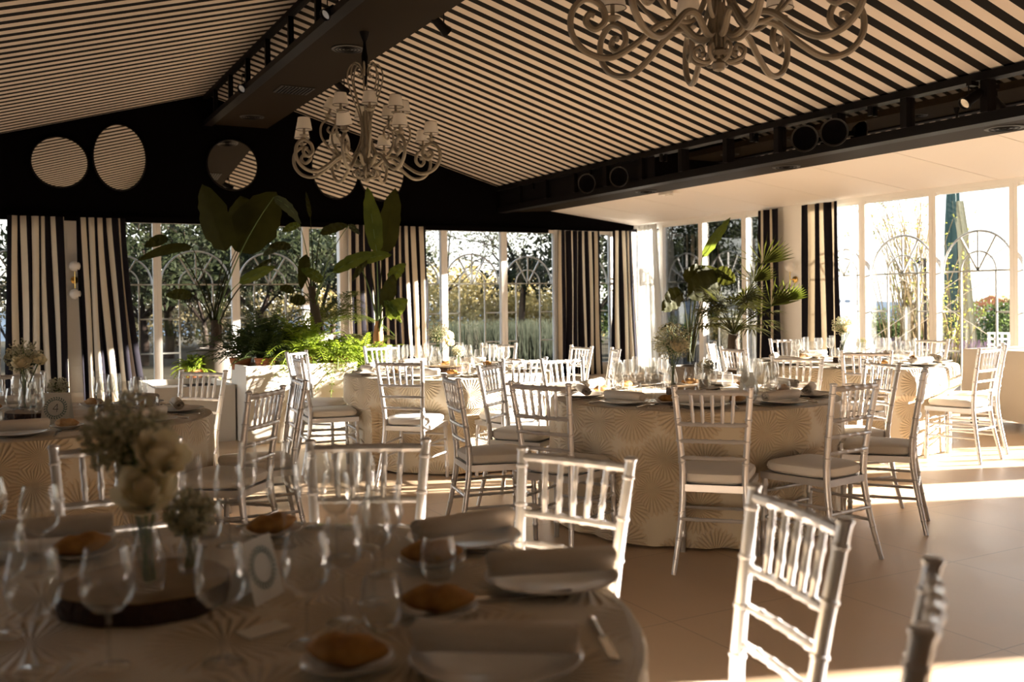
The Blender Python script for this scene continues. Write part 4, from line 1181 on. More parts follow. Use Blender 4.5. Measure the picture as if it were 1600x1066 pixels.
p = t1(298, 895, ZC + .045); small_vase(p, 'blurred bud vase of gypsophila right of the large foreground roses', 92, r=.052, n=420)
p = t1(400, 935); table_card(p, .75, 'blurred folded white card leaning open on the foreground table', None)
p = t1(412, 985); t = thing('menu_card', 'blurred white menu card lying on the foreground table', 'card', p, .3)
MB().box((0, 0, .001), (.09, .06, .002)).build('paper', M['card'], t, smooth=False)
for px, py, rz, kd, lb in [(820, 935, -.35, 'knife', 'in front of the right-hand plate of the foreground table'), (940, 1000, 1.2, 'knife', 'near the right rim of the foreground table'), (790, 868, 2.4, 'fork', 'behind the right-hand plate of the foreground table')]:
    place(kd, t1(px, py), rz, 'table %s lying %s' % (kd, lb), 'cutlery on the ' + tn)

# ------------------------------------------------------------------ draped trolley at the right
t = thing('service_trolley', 'trolley under a plain pale cloth at the right picture edge', 'trolley', (9.35, 6.18, 0), 0)
b = MB(); n = 80; cor = [(-.42, -1.0), (.45, -1.0), (.45, .42), (-.42, .42)]
per = []
for i in range(4):
    a, c_ = Vector(cor[i]), Vector(cor[(i + 1) % 4])
    for k in range(20): per.append(a.lerp(c_, k / 20))
rows = [(.80, 0), (.79, .008), (.55, .015), (.3, .03), (.09, .05)]
vs = []
for z, e_ in rows:
    for i, p in enumerate(per):
        d = p - Vector((0, -.3)); d.normalize(); q = p + d * (e_ + (.8 - z) * .03 * math.sin(i * .9)); vs.append((q.x, q.y, z + (.02 * math.sin(i * .5) if z < .1 else 0)))
b.add(vs, [(r * n + i, r * n + (i + 1) % n, (r + 1) * n + (i + 1) % n, (r + 1) * n + i) for r in range(4) for i in range(n)] + [tuple(range(n - 1, -1, -1))]); b.build('cloth', M['linen'], t)
MB().box2((-.40, -.98, .10), (.43, .40, .14)).build('shelf', M['steel'], t, smooth=False)
for x in (-.36, .38):
    for y in (-.93, .34):
        MB().lathe([(0, -.016), (.035, -.016), (.045, -.010), (.045, .010), (.035, .016), (0, .016)], (x, y, .045), 20, mat=Matrix.Rotation(PI / 2, 3, 'Y')).build('caster', M['rubber'], t)

# ------------------------------------------------------------------ planters and indoor plants
def planter(name, x0, x1, y0, y1, h, label):
    t = thing(name, label, 'planter', ((x0 + x1) / 2, (y0 + y1) / 2, 0), 0, 'white planter boxes by the rear windows')
    w, d = (x1 - x0) / 2, (y1 - y0) / 2
    b = MB(); e = .03; b.box2((-w, -d, 0), (w, -d + e, h)); b.box2((-w, d - e, 0), (w, d, h)); b.box2((-w, -d + e, 0), (-w + e, d - e, h)); b.box2((w - e, -d + e, 0), (w, d - e, h)); b.build('box', M['planter'], t, smooth=False)
    MB().box2((-w + e, -d + e, 0), (w - e, d - e, h - .06)).build('soil', M['soil'], t, smooth=False)
    return t


planter('planter_box', 2.13, 3.25, 9.35, 10.0, .76, 'tall white planter box in sunlight holding the ferns')
planter('planter_box', 1.35, 2.11, 9.75, 10.9, .56, 'low white planter box left of the tall one')
planter('planter_box', 3.27, 4.25, 9.45, 10.1, .57, 'low white planter box right of the tall one, behind the chairs')


def bez(a, b_, c, n):
    a, b_, c = Vector(a), Vector(b_), Vector(c)
    return [a * (1 - t) ** 2 + b_ * 2 * t * (1 - t) + c * t * t for t in [i / (n - 1) for i in range(n)]]


def blade(mb, base, tip, width, side, lift=.0, fold=.25, n=14, tear=0, rnd=random):
    """long leaf blade from base to tip; side = direction across the leaf"""
    base, tip = Vector(base), Vector(tip); ax = (tip - base); L = ax.length; side = Vector(side); side = (side - ax * (side.dot(ax) / L / L)).normalized(); nr = side.cross(ax.normalized()).normalized()
    mid = (base + tip) / 2 + nr * lift * L + Vector((0, 0, lift * L))
    C = bez(base, mid, tip, n); vs = []; m_ = 7
    for i, p in enumerate(C):
        t_ = i / (n - 1); w = width * (math.sin(PI * min(1, t_ * .93 + .07)) ** .6) * (1 - .25 * t_)
        if i in (0, n - 1): w *= .15
        for j in range(m_):
            s_ = (j / (m_ - 1) - .5) * 2; rag = 1 - tear * abs(s_) * rnd.random() * .35
            vs.append(p + side * (s_ * w / 2 * rag) - nr * (fold * abs(s_) * w / 2) + nr * .012 * math.sin(i * 2.1 + j))
    mb.add(vs, [(i * m_ + j, i * m_ + j + 1, (i + 1) * m_ + j + 1, (i + 1) * m_ + j) for i in range(n - 1) for j in range(m_ - 1)])
    return C


def leafy(root, origin, lst, mat, seed=1, petiole=.011):
    """lst of (base px,py, tip px,py, width px, depth base, depth tip, lift, side, mat) measured against the photograph, as points in the room"""
    rnd = random.Random(seed); O = Vector(origin)
    for (bx, by, tx, ty, w, db, dt, lift, side, mt) in lst:
        B = dep(bx, by, db) - Vector(root.location); Tp = dep(tx, ty, dt) - Vector(root.location); wid = w * db / 1500
        b = MB()
        sd = RX if side == 'x' else (-DN if side == 'z' else (RX * .6 + FW * .8))
        C = blade(b, B, Tp, wid, sd, lift, .22, tear=.5 if wid > .15 else .1, rnd=rnd)
        lf = b.build('leaf', mt or mat, root)
        pm = MB(); m_ = (O + B) / 2 + Vector((0, 0, .12)) * (1 if B.z > O.z else 0); m_.x = O.x + (B.x - O.x) * .28; m_.y = O.y + (B.y - O.y) * .28
        pts = bez(O + Vector((rnd.gauss(0, .02), rnd.gauss(0, .02), 0)), m_, B, 10) + [C[k] for k in (3, 6, 9)]
        pm.tube(pts, [petiole * (1 - .07 * i) for i in range(10)] + [petiole * .32, petiole * .25, petiole * .15], 6); pm.build('stalk', M['stem'] if mt is not M['leafd'] else M['leafd'], lf)


def pot(root, r0, r1, h, mat, ribs=0, z=0):
    b = MB(); n = 48 if ribs else 28; v = []; prof = [(r0, 0), (r0 * 1.01, .02), ((r0 + r1) / 2, h * .5), (r1, h * .93), (r1 * 1.04, h * .94), (r1 * 1.04, h), (r1 * .95, h), (r1 * .94, h - .05), (0, h - .05)]
    for r, zz in prof:
        for j in range(n):
            a = 2 * PI * j / n; q = r * (1 + (.035 * (1 if j % 2 else -1) if ribs and .01 < zz < h * .93 else 0)); v.append((q * math.cos(a), q * math.sin(a), zz + z))
    b.add(v, [(i * n + j, i * n + (j + 1) % n, (i + 1) * n + (j + 1) % n, (i + 1) * n + j) for i in range(len(prof) - 1) for j in range(n)] + [tuple(range(n - 1, -1, -1))]); b.build('pot', mat, root)
    MB().lathe([(0, h - .045 + z), (r1 * .93, h - .045 + z)], n=20, cap=False).build('soil', M['soil'], root)


LD, LB = M['leafd'], M['leafb']
# bird of paradise on the low left planter
p = dep(337, 575, 11.15); t = thing('potted_bird_of_paradise', 'tall dark broad-leaved plant in a square-shouldered taupe pot on the low left planter', 'plant', (p.x, p.y, .50), 0, None)
pot(t, .17, .205, .36, M['potg'])
MB().tube([(0, 0, .30), (.01, 0, .5), (0, .01, .68)], [.075, .06, .045], 10).tube([(.05, 0, .3), (.06, .02, .62)], [.035, .02], 8).build('trunk', M['trunk'], t)
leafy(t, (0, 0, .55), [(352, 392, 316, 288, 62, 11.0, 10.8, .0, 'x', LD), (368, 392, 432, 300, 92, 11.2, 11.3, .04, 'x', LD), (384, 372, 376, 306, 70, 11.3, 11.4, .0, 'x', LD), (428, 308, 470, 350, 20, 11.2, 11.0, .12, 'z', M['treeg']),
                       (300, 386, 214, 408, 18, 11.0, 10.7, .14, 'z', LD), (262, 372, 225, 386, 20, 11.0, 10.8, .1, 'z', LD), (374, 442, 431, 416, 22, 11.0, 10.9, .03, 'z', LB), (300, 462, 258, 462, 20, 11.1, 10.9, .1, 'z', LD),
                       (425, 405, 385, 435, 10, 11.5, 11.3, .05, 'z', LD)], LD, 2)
# second one in the stone vase
p = dep(499, 560, 10.75); t = thing('potted_bird_of_paradise', 'arching broad-leaved plant in a ribbed stone vase behind the bright fern', 'plant', (p.x, p.y, .50), 0, None)
pot(t, .12, .16, .52, M['potw'], 1)
MB().tube([(0, 0, .45), (-.04, 0, .75), (-.08, 0, 1.05)], [.07, .055, .035], 10).build('trunk', M['trunk'], t)
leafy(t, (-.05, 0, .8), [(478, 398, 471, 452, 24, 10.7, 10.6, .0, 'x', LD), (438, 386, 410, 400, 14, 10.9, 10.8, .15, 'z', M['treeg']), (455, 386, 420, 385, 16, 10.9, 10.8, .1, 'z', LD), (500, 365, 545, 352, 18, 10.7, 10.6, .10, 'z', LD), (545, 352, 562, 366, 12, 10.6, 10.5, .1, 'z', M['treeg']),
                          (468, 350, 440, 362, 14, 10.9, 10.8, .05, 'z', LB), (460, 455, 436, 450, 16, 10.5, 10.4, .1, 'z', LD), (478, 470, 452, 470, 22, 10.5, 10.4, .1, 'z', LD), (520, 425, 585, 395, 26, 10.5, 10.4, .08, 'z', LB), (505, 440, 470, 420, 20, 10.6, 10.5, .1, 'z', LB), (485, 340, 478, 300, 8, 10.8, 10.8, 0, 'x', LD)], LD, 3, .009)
# third at the right
p = dep(592, 585, 10.9); t = thing('potted_bird_of_paradise', 'bird of paradise with two tall upright leaves in a stone pot before the striped curtain', 'plant', (p.x, p.y, .0), 0, None)
pot(t, .15, .15, .88, M['potw'], 1)
b = MB(); b.tube([(0, 0, .8), (0, 0, .98), (0, 0, 1.15)], [.05, .06, .03], 10); b.build('sheath', M['sheath'], t)
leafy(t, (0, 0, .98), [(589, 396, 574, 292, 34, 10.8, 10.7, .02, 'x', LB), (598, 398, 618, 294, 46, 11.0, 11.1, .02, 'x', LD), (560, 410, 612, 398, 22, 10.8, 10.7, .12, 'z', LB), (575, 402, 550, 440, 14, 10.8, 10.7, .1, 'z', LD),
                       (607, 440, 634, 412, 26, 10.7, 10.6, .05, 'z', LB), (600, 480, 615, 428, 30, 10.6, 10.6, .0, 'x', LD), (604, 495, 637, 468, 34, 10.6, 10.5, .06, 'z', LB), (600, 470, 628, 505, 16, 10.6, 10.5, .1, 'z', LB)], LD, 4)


def frond(mb, base, d, L, droop, leaf, k=16, wl=.012, up=None, rnd=random):
    """feather frond: curved rachis with pairs of leaflets"""
    base = Vector(base); d = Vector(d).normalized(); tip = base + d * L + Vector((0, 0, -droop * L)); mid = base + d * L * .55 + Vector((0, 0, droop * L * .35))
    C = bez(base, mid, tip, k); mb.tube(C, [.0035] * (k - 1) + [.001], 4, cap=False)
    for i in range(2, k):
        t_ = i / (k - 1); p = C[i]; tg = (C[i] - C[i - 1]).normalized(); sd = tg.cross(Vector((0, 0, 1)))
        if sd.length < .1: sd = Vector((1, 0, 0))
        sd.normalize(); ll = leaf * math.sin(PI * min(1, .15 + .85 * t_)) ** .7 + .01
        for s_ in (-1, 1):
            e_ = p + (sd * s_ * .85 + tg * .45 + Vector((0, 0, -.15 + rnd.uniform(-.15, .15)))).normalized() * ll; m2 = (p + e_) / 2; w = tg * wl * .5
            mb.add([p, m2 + w, e_, m2 - w], [(0, 1, 2, 3)])


def fern(loc, label, L, n, mat, leaf, seed, droop=.6, wl=.016, potr=.11, pz=.0, terr=True, bias=None):
    rnd = random.Random(seed); t = thing('potted_fern', label, 'plant', loc, 0, None)
    if terr: pot(t, potr * .75, potr, .12, M['terra'])
    b = MB()
    for i in range(n):
        a = 2 * PI * i / n * 2.618 + rnd.random(); el = rnd.uniform(.15, 1.3); d = Vector((math.cos(a) * math.cos(el), math.sin(a) * math.cos(el), math.sin(el)))
        if bias: d = (d + Vector(bias) * rnd.random()).normalized()
        frond(b, (rnd.gauss(0, .03), rnd.gauss(0, .03), .11), d, L * rnd.uniform(.65, 1.1), droop * rnd.uniform(.4, 1.2), leaf, 18, wl, rnd=rnd)
    b.build('fronds', mat, t, smooth=False); return t


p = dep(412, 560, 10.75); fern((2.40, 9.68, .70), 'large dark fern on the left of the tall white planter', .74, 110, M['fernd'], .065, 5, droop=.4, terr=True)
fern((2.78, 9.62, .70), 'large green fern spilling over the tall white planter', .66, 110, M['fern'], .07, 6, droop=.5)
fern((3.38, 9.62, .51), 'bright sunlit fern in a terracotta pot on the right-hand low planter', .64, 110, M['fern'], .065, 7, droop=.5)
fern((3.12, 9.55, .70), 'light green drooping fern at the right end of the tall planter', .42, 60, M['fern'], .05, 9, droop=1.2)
p = dep(303, 580, 11.0); fern((p.x, p.y, .50), 'small leafy fern in a terracotta saucer on the low left planter', .30, 55, M['fern'], .04, 8, droop=.6)
p = dep(398, 540, 11.0); fern((2.2, 9.9, .70), 'thin dark fern between the taupe pot and the big ferns', .55, 24, M['fernd'], .04, 31, droop=.3)


def palm(loc, label, seed, n, L, leaf, mat, h, fan=False, trunk=.05, tr_h=.5, ph=.3, kinds='feather'):
    rnd = random.Random(seed); t = thing('potted_palm', label, 'plant', loc, 0, None)
    pot(t, .13, .17, ph, M['potg'])
    MB().tube([(0, 0, ph - .06), (.01, .01, ph + tr_h * .5), (0, 0, ph + tr_h)], [trunk, trunk * .9, trunk * .6], 10).build('trunk', M['trunk'], t)
    for i in range(n):
        a = i * 2.4 + rnd.random() * .5; el = rnd.uniform(.2, 1.25); d = Vector((math.cos(a) * math.cos(el), math.sin(a) * math.cos(el), math.sin(el)))
        b = MB(); o_ = Vector((0, 0, ph + tr_h))
        if kinds == 'feather':
            frond(b, o_, d, L * rnd.uniform(.75, 1.1), .45, leaf, 20, .012, rnd=rnd)
        else:
            tip = o_ + d * L * rnd.uniform(.7, 1.15); b.tube(bez(o_, (o_ + tip) / 2 + Vector((0, 0, .08)), tip, 6), .005, 5)
            ax = (d + Vector((0, 0, -.35))).normalized(); sd = ax.cross(Vector((0, 0, 1))).normalized(); nr = sd.cross(ax)
            for k in range(15):
                th = (k / 14 - .5) * 3.6; v = (ax * math.cos(th) + sd * math.sin(th)).normalized(); ll = leaf * (.75 + .25 * math.cos(th)); m2 = tip + v * ll * .5; q = v.cross(nr).normalized() * .012
                e_ = tip + v * ll + Vector((0, 0, -.12 * ll - .05 * rnd.random())); b.add([tip, m2 + q, e_, m2 - q], [(0, 1, 2, 3)])
        b.build('frond', mat, t, smooth=False)
    return t


p = dep(520, 560, 11.6); palm((p.x, p.y, 0), 'feathery palm between the two stone pots behind the ferns', 12, 26, .75, .20, LB, 0, tr_h=.55, ph=.55)
palm((4.05, 11.2, 0), 'dark feathery palm low before the striped curtain', 14, 16, .6, .15, LD, 0, tr_h=.35, ph=.35)
# right-hand plants behind the centre table
p = dep(1078, 560, 11.6); t = thing('potted_banana_plant', 'drooping broad-leaved plant with one bright upright leaf before the corner windows', 'plant', (p.x, p.y, 0), 0, None)
pot(t, .17, .2, .55, M['potg'])
leafy(t, (0, 0, .6), [(1098, 402, 1141, 340, 20, 11.5, 11.3, .0, 'z', LB), (1126, 436, 1074, 462, 66, 11.4, 11.2, .06, 'z', LD), (1108, 434, 1066, 430, 44, 11.4, 11.3, .05, 'z', LD), (1082, 420, 1146, 440, 16, 11.4, 11.3, .18, 'z', LD), (1118, 425, 1150, 440, 36, 11.4, 11.3, .02, 'z', LD),
                      (1066, 458, 1034, 486, 42, 11.3, 11.1, .12, 'z', LD), (1056, 512, 1030, 518, 14, 11.3, 11.2, .2, 'z', LD), (1098, 418, 1085, 470, 30, 11.5, 11.5, .0, 'x', LD)], LD, 6)
p = dep(1146, 560, 10.6)
t = palm((p.x, p.y, 0), 'fan palm with dark trunk beside the drooping broad-leaved plant', 22, 34, .40, .30, LD, 0, tr_h=.60, ph=.36, kinds='fan', trunk=.09)
rnd = random.Random(4)
for (px, py, q) in [(1192, 412, 1.2), (1205, 478, 1.1), (1178, 440, .9), (1230, 470, .8)]:
    o_ = Vector((0, 0, .98)); tip = dep(px, py, 10.4) - Vector(t.location); b = MB(); b.tube(bez(o_, (o_ + tip) / 2 + Vector((0, 0, .1)), tip, 8), .006, 5)
    for k in range(13):
        th = (k / 12 - .5) * 2.6; ax = Vector((.45, -.25, .7)).normalized(); sd = RX; v = (ax * math.cos(th) + sd * math.sin(th)).normalized(); ll = .30 * q; e_ = tip + v * ll; m2 = (tip + e_) / 2; w = Vector((.006, .006, .006)) + v.cross(FW) * .010
        b.add([tip, m2 + w, e_, m2 - w], [(0, 1, 2, 3)])
    b.build('frond', LD if q > .85 else LB, t, smooth=False)

# ------------------------------------------------------------------ outdoors
b = MB(); b.add([(XL - 3, YB + .15, -.05), (XR + 3, YB + .15, -.05), (16, YB + 3, -.05), (-6, YB + 3, -.05)], [(0, 1, 2, 3)])
b.add([(XR + .15, -12, -.06), (14.2, -12, -.06), (14.2, YB + .15, -.06), (XR + .15, YB + .15, -.06)], [(0, 1, 2, 3)])
struct('ground', b, M['terrace'], 'pale stone terrace outside the windows')
b = MB(); n = 40
vs = []; 
for i in range(n + 1):
    for j in range(n + 1):
        x = -120 + 420 * (i / n) ** 1.0; y = -60 + 420 * (j / n); d = math.hypot(x - 5, y - 5)
        vs.append((x, y, -.08 - max(0, d - 44) * .10 - .25 * math.sin(x * .3) * math.sin(y * .23) * (d > 46)))
b.add(vs, [(i * (n + 1) + j, (i + 1) * (n + 1) + j, (i + 1) * (n + 1) + j + 1, i * (n + 1) + j + 1) for i in range(n) for j in range(n)])
struct('ground', b, M['ground'], 'dry sloping ground of the garden', smooth=True)
# far hills: a ridge a kilometre off
b = MB(); rows = 12; n = 90; vs = []
for r in range(rows):
    for i in range(n):
        a = math.radians(-25 + 150 * i / (n - 1)); d = 500 + 60 * r; k = r / (rows - 1)
        top = -3.5 + 2.2 * math.sin(a * 7 + 1) + 1.6 * math.sin(a * 17) + 1.0 * math.sin(a * 41 + 2); z = -34 + (34 + top * (.4 + .6 * k)) * k ** .8 + 2.0 * math.sin(i * 1.3 + r * 2) * (k < .9)
        vs.append((d * math.cos(a), d * math.sin(a), z))
b.add(vs, [(r * n + i, r * n + i + 1, (r + 1) * n + i + 1, (r + 1) * n + i) for r in range(rows - 1) for i in range(n - 1)])
b.add([(60 + 0, -60, -36), (520, -300, -36), (700, 300, -36), (300, 900, -36), (-300, 900, -36), (-60, 300, -36)], [(0, 1, 2, 3, 4, 5)])
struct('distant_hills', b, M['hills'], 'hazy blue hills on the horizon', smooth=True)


def leaf_blob(b, c, r, n, size, rnd, sq=(1, 1, .8)):
    c = Vector(c)
    for i in range(n):
        d = Vector((rnd.gauss(0, 1), rnd.gauss(0, 1), rnd.gauss(0, 1))).normalized() * (r * rnd.random() ** .33); p = c + Vector((d.x * sq[0], d.y * sq[1], d.z * sq[2]))
        u = Vector((rnd.gauss(0, 1), rnd.gauss(0, 1), rnd.gauss(0, 1))).normalized(); w = u.cross(Vector((rnd.gauss(0, 1), rnd.gauss(0, 1), rnd.gauss(0, 1)))).normalized(); s = size * rnd.uniform(.6, 1.3)
        b.add([p - u * s, p + w * s * .45, p + u * s, p - w * s * .45], [(0, 1, 2, 3)])


def tree(base, h, r, spread, nl, size, mat, label, seed, lean=(0, 0), levels=4, first=.35, cat='tree', name='tree', clump=.55, density=26):
    rnd = random.Random(seed); t = thing(name, label, cat, base, 0, 'trees outside the windows'); wd = MB(); lf = MB(); tips = []

    def br(p, d, L, rad, lev):
        e_ = p + d * L; m_ = (p + e_) / 2 + Vector((rnd.gauss(0, .06), rnd.gauss(0, .06), rnd.gauss(0, .03))) * L
        wd.tube(bez(p, m_, e_, 5), [rad * (1 - .1 * i) for i in range(5)], 6 if rad > .03 else 4, cap=False)
        if lev == 0: tips.append((e_, L)); return
        if lev <= 2: tips.append(((p + e_) / 2, L * .8))
        k = 3 if lev > 1 else 4
        for i in range(k):
            dd = (d + Vector((rnd.gauss(0, 1), rnd.gauss(0, 1), rnd.gauss(0, .55))) * .62).normalized()
            if dd.z < -.15: dd.z = abs(dd.z) * .3; dd.normalize()
            br(e_ if i < 2 else p.lerp(e_, rnd.uniform(.55, .95)), dd, L * rnd.uniform(.6, .85), rad * .5, lev - 1)
    d0 = Vector((lean[0], lean[1], 1)).normalized(); p0 = Vector((0, 0, -.2)); top = p0 + d0 * h * first
    wd.tube([p0, p0.lerp(top, .5) + Vector((.05, .03, 0)), top], [r * 1.2, r, r * .85], 10, cap=False)
    for i in range(4):
        a = i * PI / 2 + rnd.random(); br(top, Vector((math.cos(a) * spread, math.sin(a) * spread, .8)).normalized() * 1.0, h * .22, r * .45, levels - 1)
    br(top, (d0 + Vector((rnd.gauss(0, .2), rnd.gauss(0, .2), 0))).normalized(), h * .26, r * .6, levels - 1)
    for p, L in tips: leaf_blob(lf, p, clump, density, size, rnd)
    wd.build('trunk', M['tbark'], t); lf.build('leaves', mat, t, smooth=False)
    return t


def gp(px, Y): p = ony(px, 480, Y); return (p.x, Y, -.1)
def gx(px, X): p = onx(px, 480, X); return (X, p.y, -.1)


k = 0
for (px, Y, h, r, spread, mt, lb, dn) in [
    (60, 25, 8, .2, 1.3, 'tree', 'dark oak outside left of the striped curtains', 20),
    (222, 24, 7.5, .20, 1.3, 'tree', 'dark oak behind the left rear windows, first trunk', 20), (262, 27, 8, .22, .9, 'tree', 'dark oak with forked trunk behind the left rear windows', 20),
    (318, 22.5, 7, .12, .9, 'tree', 'slim dark oak seen behind the broad-leaved plant', 22), (405, 26, 7.5, .17, .9, 'treeg', 'grey-green oak behind the dark fern window', 22),
    (500, 24.5, 7.5, .16, 1.0, 'tree', 'dark oak behind the narrow rear window', 20), (560, 30, 8, .2, 1.0, 'treeg', 'grey-green oak behind the middle curtain', 20),
    (700, 27, 8, .12, 1.1, 'treeg', 'open-branched oak behind the middle windows', 11), (806, 23, 8.5, .17, 1.1, 'treeg', 'leaning oak seen through the third middle window', 12),
    (925, 22, 7, .15, .9, 'tree', 'dark tree outside the narrow corner pane', 26)]:
    tree(gp(px, Y), h * (.74 if dn > 15 else .82), r * .55, spread, 0, .085 if dn > 15 else .055, M[mt], lb, 50 + k, levels=4, first=.24 if dn > 15 else .3, lean=(.12, 0) if px == 806 else (0, 0), density=dn, clump=.6); k += 1
for (px, X, h, mt, lb) in [(1050, 19, 6.5, 'tree', 'dark tree outside the second right-hand window'), (1120, 18, 6.5, 'tree', 'dark tree behind the tall banana leaf'), (1180, 20, 6.5, 'treeg', 'grey-green tree left of the column curtain'), (1015, 22, 6, 'tree', 'dark tree outside the corner window')]:
    tree(gx(px, X), h * .85, .08, .9, 0, .075, M[mt], lb, 80 + k, density=22, clump=.6, first=.22); k += 1


def bush(c, r, n, size, mat, label, seed, sq=(1, 1, .8), cat='bush', name='bush', grp='bushes outside the windows'):
    rnd = random.Random(seed); t = thing(name, label, cat, (c[0], c[1], -.1), 0, grp); b = MB()
    for i in range(9):
        q = Vector((rnd.uniform(-.6, .6) * r * sq[0], rnd.uniform(-.6, .6) * r * sq[1], r * sq[2] * rnd.uniform(.35, 1.2))); leaf_blob(b, q, r * .55, n // 9, size, rnd, (1, 1, .85))
    b.build('leaves', mat, t, smooth=False)
    s = MB()
    for i in range(7): s.tube([(rnd.uniform(-.1, .1), rnd.uniform(-.1, .1), 0), (rnd.uniform(-.4, .4) * r, rnd.uniform(-.4, .4) * r, r * sq[2] * .9)], [.02, .008], 5)
    s.build('stems', M['tbark'], t); return t


k = 0
BL = ['behind the first left rear window', 'behind the left rear oaks', 'low behind the broad-leaved plant', 'behind the dark fern window', 'behind the narrow rear window', 'behind the middle curtain', 'behind the first middle window', 'behind the second middle window',
      'behind the second middle window, its right half', 'behind the third middle window', 'behind the third middle window, its right half', 'behind the corner pane', 'behind the far left window']
for (px, Y, r, mt) in [(215, 32, 1.9, 'dry'), (275, 34, 2.0, 'dry'), (330, 33, 1.9, 'dry'), (395, 32, 1.8, 'dry'), (455, 33, 1.8, 'gold'), (540, 34, 1.9, 'dry'), (680, 27, 1.73, 'gold'), (725, 29, 1.79, 'gold'), (765, 28, 1.60, 'gold'), (812, 29, 1.60, 'dry'), (850, 27, 1.47, 'gold'), (930, 26, 1.5, 'hedge'), (20, 32, 1.9, 'dry')]:
    p = gp(px, Y); bush(p, r, 2600, .085, M[mt], ('golden' if mt == 'gold' else 'green' if mt == 'hedge' else 'dry straw-coloured') + ' bush ' + BL[k], 100 + k, sq=(1.3, 1, .95)); k += 1
# reeds
b = MB(); rnd = random.Random(77)
for i in range(5200):
    px = rnd.uniform(650, 875); Y = rnd.uniform(17.8, 20.5); p = Vector(gp(px, Y)); h = rnd.uniform(.6, 1.05); d = Vector((rnd.gauss(0, .06), rnd.gauss(0, .06), 1)) * h; w = Vector((.012, .004, 0))
    b.add([p - w, p + w, p + d + w * .2, p + d - w * .2], [(0, 1, 2, 3)])
tag(b.build('reeds', M['reed'], smooth=False), 'dark green reeds growing outside the middle rear windows', 'reeds', kind='stuff')
# garden to the right
k = 0
for (px, X, r, mt, lb, sq) in [(1388, 15.5, .80, 'hedge', 'round green bush behind the willow stems', (1, 1, 1.1)), (1535, 21, 1.05, 'hedge', 'white-flowering hedge bush right of the closed umbrella', (1.5, 1.5, .8)), (1580, 20, 1.0, 'hedge', 'dark green hedge bush at the right edge', (1.4, 1.4, .75)), (1500, 23, 1.1, 'hedge', 'green hedge bush behind the umbrella', (1.4, 1.4, .8)),
                               (1335, 17, .9, 'hedge', 'green bush beside the second column curtain', (1.2, 1.2, .7)), (1100, 15, .75, 'hedge', 'green bush outside the second right-hand window', (1.3, 1.3, .9)), (1160, 14.8, .8, 'gold', 'golden bush left of the column curtain', (1.2, 1.2, .9)), (1050, 15.5, .7, 'hedge', 'green bush outside near the corner window', (1.2, 1.2, .9))]:
    p = gx(px, X); t = bush(p, r, 2600, .055, M[mt], lb, 140 + k, sq=sq); k += 1
    if 'white-flowering' in lb:
        b = MB(); rnd = random.Random(5)
        for i in range(9): leaf_blob(b, (rnd.uniform(-1, 1) * r, rnd.uniform(-1, 1) * r, r * rnd.uniform(.3, 1.1)), r * .6, 110, .035, rnd)
        b.build('blossom', M['blos'], t, smooth=False)
b = MB(); rnd = random.Random(78)
for i in range(5200):
    px = rnd.uniform(1330, 1600); X = rnd.uniform(13.6, 15.6); p = Vector(gx(px, X)); h = rnd.uniform(.35, .62); d = Vector((rnd.gauss(0, .12), rnd.gauss(0, .12), 1)) * h; w = Vector((.006, .008, 0)); b.cur = 0
    b.add([p - w, p + w, p + d + w * .3, p + d - w * .3], [(0, 1, 2, 3)])
    if i % 3 == 0:
        b.cur = 1; q = p + d; b.add([q - w * 2.2, q + w * 2.2, q + Vector((0, 0, .07)) + w, q + Vector((0, 0, .07)) - w], [(0, 1, 2, 3)])
tag(b.build('lavender', [M['hedge'], M['lav']], smooth=False), 'pale mauve lavender growing along the terrace at the right', 'lavender', kind='stuff')
# willow stems
rnd = random.Random(9); p = gx(1428, 14.6); t = thing('willow', 'bare fan of pale willow stems with yellow leaves outside the right-hand window', 'tree', p, 0, None); b = MB(); lf = MB()
for i in range(64):
    a = rnd.gauss(0, 1); tip = Vector((rnd.gauss(0, .5), -1 * a * .62 + .35, rnd.uniform(2.6, 4.2))); base_ = Vector((rnd.gauss(0, .12), rnd.gauss(-.05, .32), 0)); mid = (base_ + tip) / 2 + Vector((rnd.gauss(0, .15), -.25 * (tip.y), .3))
    C = bez(base_, mid, tip, 9); b.tube(C, [.014 * (1 - .1 * q) for q in range(9)], 5, cap=False)
    for q in range(3, 9):
        if rnd.random() < .7: leaf_blob(lf, C[q], .10, 5, .028, rnd)
b.build('stems', M['twig'], t); lf.build('leaves', M['willow'], t, smooth=False)
# second thin shrub near the umbrella
p = gx(1482, 13.3); t = thing('flowering_shrub', 'thin yellow-leaved shrub in front of the closed teal umbrella', 'bush', p, 0, None); b = MB(); lf = MB()
for i in range(22):
    tip = Vector((rnd.gauss(0, .2), rnd.gauss(0, .28), rnd.uniform(1.2, 2.6))); C = bez((rnd.gauss(0, .05), rnd.gauss(0, .05), 0), tip * .5 + Vector((0, rnd.gauss(0, .12), .1)), tip, 8); b.tube(C, .006, 4, cap=False)
    for q in range(3, 8): leaf_blob(lf, C[q], .09, 5, .026, rnd)
b.build('stems', M['twig'], t); lf.build('leaves', M['willow'], t, smooth=False)
